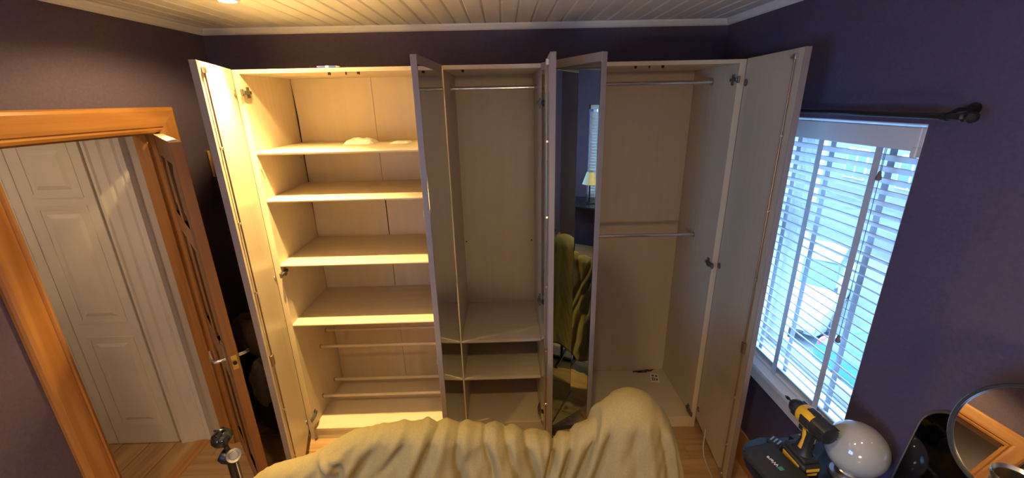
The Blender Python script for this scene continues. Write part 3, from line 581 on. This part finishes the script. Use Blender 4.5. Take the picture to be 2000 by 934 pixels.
obj('band', B().box(-0.046, -0.008, -0.0208, 0.0208, 0.004, 0.0288), BLK, yb)
# arched mirror
DARKM = mat('dark_reflection_tint', (0.05, 0.05, 0.065), 0.06, 1.0)  # near black tint stands in for a dark reflection
am = thing('arched_mirror', 'small thin framed arched mirror leaning on the wall', 'mirror', (2.590, -1.220, TZ), (0, math.radians(7), math.radians(0)))
ah, ar = 0.42, 0.105
apts = [(0, -ar, 0.0)] + [(0, y, z) for y, z in [(-ar, ah-ar-0.12)]] + [(0, -p[0], p[1]) for p in [(q[0], q[1]) for q in arc(0, ah-ar, ar, 0, 180, 20)]][::1]
apath = [(0, ar, 0.004)] + [(0, u, v) for u, v in arc(0, ah-ar, ar, 0, 180, 22)] + [(0, -ar, 0.004)]
obj('frame', B().tube(apath + [(0, ar, 0.004)], 0.0042, 8), mat('gunmetal_frame', (0.35, 0.38, 0.42), 0.3, 1.0), am)
obj('glass', B().prism([(u, v) for u, v in [(ar, 0.004)] + arc(0, ah-ar, ar, 0, 180, 22) + [(-ar, 0.004)]], lambda u, v, t: Vector((t, u, v)), -0.001, 0.002), DARKM, am, label='mirror glass with a dark reflection put into its colour')
# round mirror on a stand
rm = thing('round_mirror', 'round black framed mirror on the desk at the right edge', 'mirror', (2.50, -1.45, TZ))
MR = 0.145; mz = 0.55
ax_ = Vector((-0.908, -0.135, 0.394)).normalized()
obj('rim', B().lathe([(MR-0.008, 0.006), (MR-0.008, 0.009), (MR-0.001, 0.010), (MR+0.003, 0.005), (MR+0.002, -0.008), (MR-0.004, -0.012), (0, -0.012), (0, -0.006), (MR-0.012, -0.004)], (0, 0, mz), ax_, 56, ring=True), BLACK, rm)
obj('glass', B().lathe([(0, 0.0), (MR-0.009, 0.0), (MR-0.009, 0.004), (0, 0.004)], (0, 0, mz), ax_, 56), mat('mirror_glass_round', (0.85, 0.86, 0.86), 0.0, 1.0), rm, label='round mirror glass')
obj('stem', B().tube([(0.02, 0, 0.012), (0.03, 0, mz-MR-0.02), (0.035, 0, mz-0.06), (0.012, 0, mz)], 0.007, 12), BLACK, rm)
obj('foot', B().lathe([(0, 0), (0.075, 0), (0.076, 0.004), (0.07, 0.010), (0.012, 0.016), (0, 0.016)], seg=36), BLACK, rm)
# tin
tn = thing('metal_vase', 'tall shiny metal vase before the round mirror at the bottom right corner', 'vase', (2.382, -1.522, TZ))
obj('body', B().lathe([(0, 0.0), (0.040, 0.0), (0.042, 0.004), (0.030, 0.05), (0.028, 0.20), (0.033, 0.42), (0.036, 0.535), (0.040, 0.545), (0.038, 0.552), (0.032, 0.545), (0.028, 0.42), (0.022, 0.10), (0, 0.09)], seg=40), STEEL, tn)
for k, (dx, dy) in enumerate(((0.012, -0.03), (0.03, -0.016), (0.022, -0.04))):
    obj('dried_stem', B().tube([(0.002*k, 0.0, 0.12), (dx*0.5, dy*0.5, 0.40), (dx, dy, 0.575)], [0.002, 0.003, 0.008], 8), mat('tan_straw', (0.5, 0.32, 0.15), 0.7), tn)

# ------------------------------------------------------------------ floor standing things
pl = thing('pole_stand', 'black pole with a glossy round knob and a metal disc', 'stand', (0.165, -0.842, 0))
obj('pole', B().cyl((0, 0, 0.02), (0, 0, 0.715), 0.020, seg=20), BLACK, pl)
obj('foot', B().lathe([(0, 0), (0.13, 0), (0.132, 0.006), (0.12, 0.014), (0.03, 0.022), (0, 0.022)], seg=36), BLACK, pl)
obj('neck', B().tube([(0, 0, 0.705), (-0.004, 0.0, 0.745), (-0.014, 0.004, 0.785)], [0.014, 0.010, 0.008]), BLACK, pl)
kn = obj('knob', B().lathe([(0.0, -0.030), (0.022, -0.028), (0.036, -0.014), (0.040, 0.004), (0.034, 0.020), (0.024, 0.027), (0.020, 0.022), (0.015, 0.012), (0.0, 0.008)], (-0.018, 0.005, 0.810), (-0.25, -0.1, 1), 32), BLACKG, pl)
for k in range(5):
    a = 2*math.pi*k/5; obj('knob_arm', B().tube([(-0.018+0.030*math.cos(a), 0.005+0.030*math.sin(a), 0.830), (-0.020+0.022*math.cos(a+0.5), 0.005+0.022*math.sin(a+0.5), 0.845), (-0.022, 0.004, 0.849)], 0.004, 8), BLACKG, kn)
obj('disc', B().lathe([(0, 0), (0.026, 0.0), (0.028, 0.003), (0.026, 0.006), (0.017, 0.004), (0.015, 0.007), (0, 0.008)], (0.020, -0.010, 0.737), (0.5, -0.75, 0.6), 32), mat('dull_grey_metal', (0.22, 0.20, 0.18), 0.35, 0.8), pl, label='bright metal disc')
obj('collar', B().lathe([(0.0, -0.026), (0.026, -0.024), (0.030, 0.0), (0.024, 0.020), (0.0, 0.022)], (-0.022, 0.004, 0.720), (-0.8, 0.0, 0.35), 24), BLACK, pl)
obj('cord', B().tube([(0.023, -0.012, 0.715), (0.024, -0.012, 0.4), (0.022, -0.012, 0.03)], 0.0022, 6), mat('pale_cord', (0.5, 0.42, 0.32), 0.6), pl)
# dark bag and clothes behind the wardrobe door
BAGM = grain(mat('black_fabric', (0.012, 0.011, 0.011), 0.9), (0.009, 0.008, 0.008), (0.018, 0.016, 0.016), (60, 60, 60), bump=0.3)
def lump(b, c, r, sc, seed, amp=0.12, seg=24):
    bb = bmesh.new(); bmesh.ops.create_uvsphere(bb, u_segments=seg, v_segments=seg//2, radius=r); rnd = random.Random(seed)
    ph = [rnd.uniform(0, 6.3) for _ in range(6)]
    for v in bb.verts:
        n = v.co.normalized(); k = 1+amp*(math.sin(5*n.x+ph[0]+2*n.z)*math.sin(4*n.y+ph[1])+0.5*math.sin(9*n.z+ph[2]+3*n.x)+0.4*math.sin(11*n.y+ph[3]))
        v.co = Vector((v.co.x*sc[0]*k, v.co.y*sc[1]*k, v.co.z*sc[2]*k))
    for f in bb.faces: f.smooth = True
    return b.add(bb, Matrix.Translation(c))
lb = lump(B(), (-0.20, 0.14, 0.42), 0.20, (0.85, 0.95, 2.0), 4, 0.08)
bag = thing('laundry_bag', 'black fabric bag standing in the dark corner behind the pine door', 'bag', (-0.20, 0.14, 0))
for v in lb.bm.verts: v.co = Vector((v.co.x+0.20, v.co.y-0.14, max(0.0, v.co.z)))
obj('body', lb, BAGM, bag)
obj('strap', B().tube([(-0.06, -0.06, 0.78), (-0.09, -0.08, 0.9), (0.0, -0.09, 0.98), (0.08, -0.07, 0.9), (0.07, -0.05, 0.78)], 0.012, 8), BAGM, bag)
jk = lump(B(), (0, 0, 0), 0.105, (1.1, 0.75, 1.15), 9, 0.16, 28)
o = obj('jacket', jk, grain(mat('brown_wool', (0.11, 0.06, 0.04), 0.9), (0.07, 0.04, 0.03), (0.15, 0.085, 0.055), (14, 14, 14), bump=0.4), None, loc=(-0.155, -0.07, 0.83)); o['label'] = 'crumpled reddish brown jacket heaped on the black bag'; o['category'] = 'jacket'
jk = lump(B(), (0, 0, 0), 0.075, (0.7, 0.7, 1.9), 11, 0.16, 28)
o = obj('scarf', jk, grain(mat('taupe_wool', (0.16, 0.12, 0.085), 0.9), (0.12, 0.09, 0.065), (0.2, 0.15, 0.1), (14, 14, 14), bump=0.4), None, loc=(-0.125, -0.145, 0.545)); o['label'] = 'taupe scarf hanging below the brown jacket'; o['category'] = 'scarf'
# thing hanging on the left wall behind the wardrobe door
hg = thing('hanging_bag', 'small black bag on a golden strap hanging on the left wall', 'bag', (XL+0.01, 0.325, 1.60))
obj('strap', B().box(0.0, 0.012, -0.012, 0.012, 0.06, 0.22, 0.003), mat('tan_leather', (0.45, 0.26, 0.10), 0.5), hg)
obj('body', B().rings([[(0.0, y, z) for y, z in ((-0.05, -0.08), (0.06, -0.10), (0.07, 0.06), (-0.02, 0.07))], [(0.045, y*0.9, z*0.9) for y, z in ((-0.05, -0.08), (0.06, -0.10), (0.07, 0.06), (-0.02, 0.07))]], smooth=False), BAGM, hg)
obj('hook', B().cyl((-0.01, 0, 0.215), (0.02, 0, 0.215), 0.006, seg=10), BRASS, hg)

# ------------------------------------------------------------------ behind the camera (seen in the mirror, apart from the added globe lamp)
d2 = thing('side_table', 'dark table under the rear window seen in the mirror', 'table', (0.72, -3.44, 0))
obj('tabletop', B().box(-0.72, 0.72, -0.29, 0.29, 0.70, 0.73, 0.006, 2), DESKM, d2)
for x in (-0.66, 0.66):
    for y in (-0.24, 0.24): obj('leg', B().box(x-0.02, x+0.02, y-0.02, y+0.02, 0, 0.70, 0.003), BLACK, d2)
def chair(nm, label, x, y, rz):
    t = thing(nm, label, 'chair', (x, y, 0), (0, 0, rz))
    obj('seat', B().box(-0.20, 0.20, -0.20, 0.20, 0.44, 0.47, 0.012, 2), BLACK, t)
    for sx in (-1, 1):
        obj('leg', B().box(sx*0.18-0.012, sx*0.18+0.012, 0.16, 0.184, 0, 0.44, 0.002), BLACK, t)
        obj('leg', B().box(sx*0.18-0.012, sx*0.18+0.012, -0.184, -0.16, 0, 0.93, 0.002), BLACK, t)
    obj('backrest', B().box(-0.18, 0.18, -0.186, -0.162, 0.60, 0.95, 0.01, 2), BLACK, t)
    obj('stretcher', B().box(-0.17, 0.17, 0.164, 0.180, 0.20, 0.22, 0.002), BLACK, t); return t
chair('dining_chair', 'black metal chair at the dark table seen in the mirror', 0.35, -2.75, 3.0)
l2 = thing('table_lamp', 'black lamp with a cream cone shade on the dark table', 'lamp', (0.52, -3.40, 0.73))
obj('base', B().lathe([(0, 0), (0.07, 0), (0.07, 0.012), (0.012, 0.02), (0.008, 0.30), (0, 0.30)], seg=28), BLACK, l2)
obj('shade', B().lathe([(0.10, 0.26), (0.045, 0.42), (0.043, 0.42), (0.098, 0.26)], seg=32, ring=True), mat('cream_shade', (0.75, 0.68, 0.40), 0.8), l2)
fl2 = thing('added_globe_lamp', 'added lit globe lamp behind the camera brightening the room', 'lamp', (1.45, -3.0, 0))  # added glowing globe, out of view, brightens ceiling and walls
obj('base', B().lathe([(0, 0), (0.15, 0), (0.15, 0.02), (0.02, 0.03), (0, 0.03)], seg=36), BLACK, fl2)
obj('pole', B().cyl((0, 0, 0.02), (0, 0, 1.03), 0.011), BLACK, fl2)
obj('globe', B().sphere((0, 0, 1.15), 0.14, 32), emit('added_fill_globe', (1.0, 0.66, 0.28), 12), fl2)
bo = thing('bottle', 'clear plastic bottle on the dark table seen in the mirror', 'bottle', (0.72, -3.25, 0.73))
obj('body', B().lathe([(0, 0), (0.033, 0), (0.034, 0.15), (0.014, 0.20), (0.013, 0.22), (0, 0.22)], seg=20), mat('pale_plastic_bottle', (0.4, 0.45, 0.5), 0.15), bo)
obj('cap', B().cyl((0, 0, 0.22), (0, 0, 0.24), 0.015, seg=14), PVC, bo)

# ------------------------------------------------------------------ outdoors
GZ = -3.1
S('ground', B().box(3.0, 40, -12, 40, GZ-0.2, GZ), grain(mat('pale_asphalt', (0.11, 0.11, 0.11), 0.9), (0.085, 0.085, 0.085), (0.125, 0.125, 0.12), (2, 2, 2)), label='street outside')
S('trim_4', B().box(3.0, 6.1, -12, 40, GZ, GZ+0.10), mat('pavement', (0.15, 0.14, 0.12), 0.9), label='pavement below the window')
S('ground_rear', B().box(-12, 14, -24, -4.2, GZ-0.2, GZ), mat('rear_paving', (0.4, 0.4, 0.4), 0.9), label='paved yard behind the house')
def car(label, x, y, yaw, colr, group=None, plate=None):
    t = thing('parked_car', label, 'car', (x, y, GZ), (0, 0, yaw), group)
    cm = mat('car_paint', colr, 0.25, **{'Coat_Weight': 0.5}); gm = mat('car_window', (0.03, 0.05, 0.06), 0.1)
    # +X is the front; sections along x: (x, half width, z of sill, z of shoulder)
    sec = [(2.02, 0.62, 0.42, 0.62), (1.98, 0.74, 0.26, 0.78), (1.75, 0.80, 0.22, 0.88), (1.0, 0.84, 0.20, 0.97), (0.2, 0.85, 0.20, 1.0), (-1.2, 0.85, 0.20, 1.02), (-1.75, 0.80, 0.24, 1.02), (-1.95, 0.72, 0.32, 0.90)]
    rr = []
    for X, w, z0, z1 in sec: rr.append([Vector((X, a*w, z0+(z1-z0)*c)) for a, c in ((-0.90, 0), (-1, 0.18), (-1, 0.6), (-0.95, 0.88), (-0.78, 1), (0, 1.03), (0.78, 1), (0.95, 0.88), (1, 0.6), (1, 0.18), (0.90, 0))])
    obj('bodywork', B().rings(rr), cm, t)
    cab = [(0.95, 0.70, 0.96), (0.25, 0.62, 1.40), (-0.3, 0.62, 1.46), (-1.2, 0.60, 1.42), (-1.72, 0.66, 1.02)]
    rr = [[Vector((X, a*w, z)) for a, z in ((-1.1, 0.95), (-1, z1), (0, z1+0.02), (1, z1), (1.1, 0.95))] for X, w, z1 in cab]
    obj('cabin', B().rings(rr), gm, t)
    rf = [[Vector((X, a*w, z1+0.012)) for a in (-1, 0, 1)] + [Vector((X, a*w, z1+0.035)) for a in (1, 0, -1)] for X, w, z1 in ((0.27, 0.63, 1.39), (-0.3, 0.63, 1.455), (-1.2, 0.61, 1.42))]
    obj('roof', B().rings(rf), cm, t)
    for sx in (1.3, -1.25):
        for sy in (-1, 1):
            w = obj('wheel', B().lathe([(0.0, -0.09), (0.22, -0.09), (0.31, -0.08), (0.315, 0.0), (0.31, 0.08), (0.22, 0.09), (0.0, 0.09)], (sx, sy*0.76, 0.315), (0, 1, 0), 28), BLACK, t)
            obj('hubcap', B().lathe([(0, 0), (0.19, 0), (0.17, 0.012), (0, 0.016)], (sx, sy*0.852, 0.315), (0, sy, 0), 20), STEEL, w)
    for sy in (-1, 1):
        obj('headlight', B().sphere((1.93, sy*0.58, 0.70), 0.10, 16, (0.5, 1.2, 0.9)), mat('lens', (0.5, 0.55, 0.6), 0.1), t)
        obj('tail_light', B().sphere((-1.86, sy*0.62, 0.86), 0.13, 16, (0.5, 1.0, 0.9)), mat('red_lens', (0.6, 0.03, 0.03), 0.2), t)
    obj('bumper', B().box(1.93, 2.05, -0.66, 0.66, 0.34, 0.48, 0.03, 2), cm, t); obj('grille', B().box(1.985, 2.045, -0.45, 0.45, 0.22, 0.33, 0.01), BLACK, t)
    np_ = obj('number_plate', B().box(2.05, 2.062, -0.30, 0.30, 0.40, 0.54, 0.003), PVC, t)
    if plate: text('plate_lettering', plate, 0.13, INK, np_, (2.0632, 0, 0.468), (math.pi/2, 0, math.pi/2))
    return t
car('cream white car facing the house, seen through the blind', 8.75, 7.25, math.atan2(-1, -1.05), (0.34, 0.31, 0.25), None, 'SF07 TWP')
car('bright blue car at the lower right of the window view', 7.9, 2.55, math.radians(97+180), (0.012, 0.09, 0.28))
car('dark blue car with red tail light across the street', 12.5, 15.5, math.radians(70), (0.06, 0.10, 0.25), 'cars across the street')
car('grey car across the street, behind the dark blue car', 14.5, 20.5, math.radians(70), (0.25, 0.27, 0.3), 'cars across the street')
BR = mat('weathered_render', (0.15, 0.135, 0.11), 0.9); GW = mat('window_dark', (0.10, 0.13, 0.16), 0.15)
for hx, hy, wd, ht, lab in ((15, 2, 9, 7.5, 'pale rendered house across the street, nearest the window edge'), (17, 17, 12, 8.5, 'long pale house across the street behind the parked cars'), (14, 33, 10, 7, 'pale house at the far end of the street')):
    hs = thing('terraced_house', lab, 'house', (hx+(2 if hy > 5 else 0), hy, GZ)); y0 = -wd/2
    obj('walls', B().box(0, 6, y0, -y0, 0, ht), BR, hs)
    obj('roof', B().prism([(-0.4, ht), (6.4, ht), (3, ht+2.6)], lambda u, v, t: Vector((u, t, v)), y0-0.2, -y0+0.2), mat('slate', (0.08, 0.08, 0.09), 0.8), hs)
    n = int(wd//3)
    for i in range(n):
        for z in (1.0, 4.0):
            yy = y0 + (i+0.5)*wd/n
            f = obj('house_window', B().box(-0.06, 0.02, yy-0.65, yy+0.65, z, z+1.5, 0.02), PVC, hs)
            for s in (-1, 1): obj('pane', B().box(-0.075, -0.06, *sorted((yy+s*0.05, yy+s*0.58)), z+0.07, z+1.43), GW, f)
# ------------------------------------------------------------------ throw
import numpy as np
RIDGE = [(0.27, 0.30), (0.29, 0.50), (0.315, 0.68), (0.35, 0.785), (0.433, 0.836), (0.546, 0.858), (0.60, 0.880), (0.646, 0.908), (0.70, 0.945), (0.744, 0.962), (0.83, 0.978), (0.907, 0.982), (1.032, 0.984), (1.121, 0.972), (1.21, 0.964), (1.301, 0.950), (1.391, 0.925), (1.455, 0.902),
         (1.50, 0.918), (1.537, 0.936), (1.57, 0.963), (1.599, 0.993), (1.63, 1.036), (1.658, 1.064), (1.69, 1.083), (1.727, 1.091), (1.77, 1.080), (1.811, 1.052), (1.842, 1.006), (1.866, 0.950), (1.888, 0.875), (1.908, 0.785), (1.926, 0.69), (1.942, 0.58), (1.955, 0.44), (1.965, 0.27)]
rx = np.array([p[0] for p in RIDGE]); rz = np.array([p[1] for p in RIDGE])
al = np.concatenate([[0], np.cumsum(np.hypot(np.diff(rx), np.diff(rz)))])
NS, NT = 460, 120
sa = np.linspace(0, al[-1], NS); xs = np.interp(sa, al, rx); zs = np.interp(sa, al, rz)
ker = np.hanning(17); ker /= ker.sum()
sm = lambda a: np.convolve(np.pad(a, 8, mode='edge'), ker, mode='valid')
xs, zs = sm(xs), sm(zs)
hw = np.interp(xs, [0.28, 0.6, 0.9, 1.3, 1.455, 1.55, 1.64, 1.725, 1.82, 1.90, 1.965], [0.035, 0.06, 0.055, 0.05, 0.040, 0.050, 0.080, 0.100, 0.090, 0.060, 0.03])
yc = np.interp(xs, [0.2, 0.9, 1.4, 1.725, 2.0], [-1.03, -0.995, -0.995, -1.0, -1.01])
T_ = np.linspace(-1, 1, NT); TOP = 0.22
X = np.zeros((NS, NT)); Y = X.copy(); Z = X.copy(); DEP = X.copy()
for j, t in enumerate(T_):
    sgn = -1.0 if t > 0 else 1.0; a = abs(t)
    if a <= TOP:
        th = a/TOP*math.pi/2; X[:, j] = xs; Y[:, j] = yc + sgn*hw*math.sin(th); Z[:, j] = zs - hw*0.8*(1-math.cos(th)); DEP[:, j] = hw*0.8*(1-math.cos(th)) + 0.3*hw*math.sin(th)
    else:
        q = (a-TOP)/(1-TOP)*0.74; X[:, j] = xs + (xs-1.2)*0.03*q; Y[:, j] = yc + sgn*(hw + 0.15*q); Z[:, j] = zs - hw*0.8 - q; DEP[:, j] = hw*0.8 + 0.3*hw + q
Z = np.maximum(Z, 0.12 + 0.015*np.sin(14*X))
def normals():
    P = np.stack([X, Y, Z], -1); du = np.gradient(P, axis=0); dvv = np.gradient(P, axis=1); n = np.cross(dvv, du); ln = np.linalg.norm(n, axis=-1, keepdims=True); n = n/np.maximum(ln, 1e-9)
    return np.where((n[..., 2:3]*0.3 + (-1)*n[..., 1:2]*np.sign(T_)[None, :, None]) < 0, -n, n)
N = normals()
# folds: x where the fold crosses the ridge, slant, half width, height, depth where it starts, depth where it ends
FOLDS = [(0.30, -0.5, 0.035, 0.012, 0, 2), (0.40, -0.75, 0.020, -0.012, 0.02, 2), (0.47, -0.9, 0.030, 0.014, 0.02, 2), (0.555, -0.95, 0.014, -0.012, 0.02, 2), (0.61, -1.0, 0.026, 0.016, 0.03, 2),
         (0.665, -1.05, 0.014, -0.018, 0.04, 2), (0.715, -0.95, 0.032, 0.018, 0.02, 2), (0.775, -0.75, 0.013, -0.012, 0.05, 2), (0.815, -0.75, 0.030, 0.014, 0.03, 2), (0.865, -0.85, 0.024, -0.017, 0.03, 2),
         (0.925, -0.55, 0.020, 0.012, 0.0, 2), (0.965, -0.80, 0.017, -0.018, 0.02, 2), (1.010, -0.45, 0.022, 0.018, 0.0, 0.3), (1.040, -0.42, 0.009, -0.013, 0.0, 0.28), (1.075, -0.25, 0.020, 0.014, 0.0, 2), (1.115, -0.05, 0.008, -0.011, 0.0, 0.35),
         (1.140, 0.05, 0.024, 0.013, 0.0, 2), (1.185, -0.35, 0.018, -0.015, 0.05, 2), (1.205, 0.12, 0.009, -0.011, 0.0, 0.2), (1.235, 0.15, 0.022, 0.015, 0.0, 0.4), (1.275, 0.20, 0.009, -0.013, 0.0, 0.24), (1.310, -0.10, 0.024, 0.012, 0.0, 2),
         (1.345, 0.16, 0.009, -0.013, 0.0, 0.3), (1.385, 0.10, 0.020, 0.014, 0.0, 2), (1.425, -0.02, 0.018, 0.016, 0.0, 2), (1.452, -0.30, 0.012, -0.030, 0.0, 2), (1.485, -0.34, 0.016, 0.018, 0.0, 2), (1.515, -0.36, 0.009, -0.014, 0.0, 2),
         (1.55, -0.40, 0.022, 0.014, 0.0, 2), (1.595, -0.42, 0.010, -0.014, 0.0, 2), (1.625, -0.36, 0.020, 0.012, 0.0, 2), (1.652, -0.33, 0.009, -0.013, 0.02, 2), (1.69, -0.14, 0.026, 0.008, 0.03, 2), (1.722, -0.05, 0.012, -0.005, 0.06, 2), (1.752, 0.05, 0.018, 0.006, 0.04, 2),
         (1.792, 0.14, 0.011, -0.006, 0.03, 2), (1.822, 0.2, 0.018, 0.007, 0.03, 2), (1.850, 0.25, 0.009, -0.010, 0.02, 2), (1.876, 0.28, 0.016, 0.007, 0.02, 2)]
ss_ = lambda e0, e1, v: np.clip((v-e0)/(e1-e0), 0, 1)**2*(3-2*np.clip((v-e0)/(e1-e0), 0, 1))
U = np.repeat(xs[:, None], NT, 1); wob = 0.010*np.sin(15*DEP+9*U)+0.004*np.sin(37*DEP+29*U)
relief = np.zeros_like(X); back = np.where(T_ > 0, 1.0, 0.7)[None, :]
for c_, sl_, w_, h_, d0, d1 in FOLDS:
    dd = np.minimum(DEP, 0.5); u = U - c_ - sl_*dd - wob*np.clip(DEP*6, 0, 1)
    wd = w_*(1+1.2*dd); p = np.where(u > 0, 1.0, 1.35) if h_ > 0 else np.ones_like(u)
    k = (0.35*(d0 == 0) + (1-0.35*(d0 == 0))*ss_(d0, d0+0.07, DEP))*(1-ss_(d1*0.75, d1, DEP))
    relief += h_*np.exp(-(np.abs(u)*p/wd)**1.7)*k
relief *= back*1.6
# a small bunched knot of cloth at the left shoulder of the ridge
for bx_, bd_, ba, bw, bl_, bh in ((0.665, 0.055, 0.9, 0.010, 0.05, 0.016), (0.69, 0.075, -0.5, 0.008, 0.04, -0.014), (0.70, 0.05, 0.4, 0.010, 0.035, 0.014), (0.645, 0.09, -1.0, 0.009, 0.05, -0.012), (0.73, 0.085, 1.2, 0.010, 0.05, 0.011)):
    p1 = (U-bx_)*math.cos(ba)+(DEP-bd_)*math.sin(ba); p2 = -(U-bx_)*math.sin(ba)+(DEP-bd_)*math.cos(ba)
    relief += bh*np.exp(-(p1/bl_)**2-(p2/bw)**2)*(T_ > 0)[None, :]
relief += 0.0014*np.sin(70*U+24*DEP+4*np.sin(21*DEP))*np.sin(33*DEP+13*U) + 0.0010*np.sin(140*U+60*DEP+3*np.sin(31*U))
relief *= np.clip((X[-1:, :].mean()-U)/0.10, 0.25, 1)
X += N[..., 0]*relief; Y += N[..., 1]*relief; Z += N[..., 2]*relief
Z = np.maximum(Z, 0.09)
verts = np.stack([X, Y, Z], -1).reshape(-1, 3).tolist()
faces = [(i*NT+j, (i+1)*NT+j, (i+1)*NT+j+1, i*NT+j+1) for i in range(NS-1) for j in range(NT-1)]
me = bpy.data.meshes.new('throw'); me.from_pydata(verts, [], faces); me.materials.append(THROW)
for face in me.polygons: face.use_smooth = True
tw = bpy.data.objects.new('throw', me); COL.objects.link(tw)
tw['label'] = 'olive green cotton throw draped in folds across the foreground'; tw['category'] = 'throw'
sd = tw.modifiers.new('thickness', 'SOLIDIFY'); sd.thickness = 0.003; sd.offset = 0

st = thing('clothes_stand', 'black metal stand carrying the olive throw', 'stand', (1.0, -0.995, 0))
obj('top_rail', B().cyl((-0.45, 0, 0.83), (0.36, 0, 0.86), 0.014), BLACK, st)
for x in (-0.36, 0.0, 0.33):
    obj('upright', B().cyl((x, 0, 0.012), (x, 0, 0.845), 0.011), BLACK, st); obj('foot', B().box(x-0.014, x+0.014, -0.16, 0.16, 0, 0.016, 0.004, 2), BLACK, st)
obj('post', B().lathe([(0, 0.012), (0.012, 0.012), (0.012, 0.90), (0.05, 0.97), (0.045, 1.02), (0.0, 1.04)], (0.725, 0, 0), seg=20), BLACK, st)
obj('foot', B().box(0.60, 0.85, -0.014, 0.014, 0, 0.016, 0.004, 2).box(0.711, 0.739, -0.15, 0.15, 0, 0.016, 0.004, 2), BLACK, st)
obj('brace', B().cyl((-0.36, 0, 0.18), (0.725, 0, 0.18), 0.008), BLACK, st)
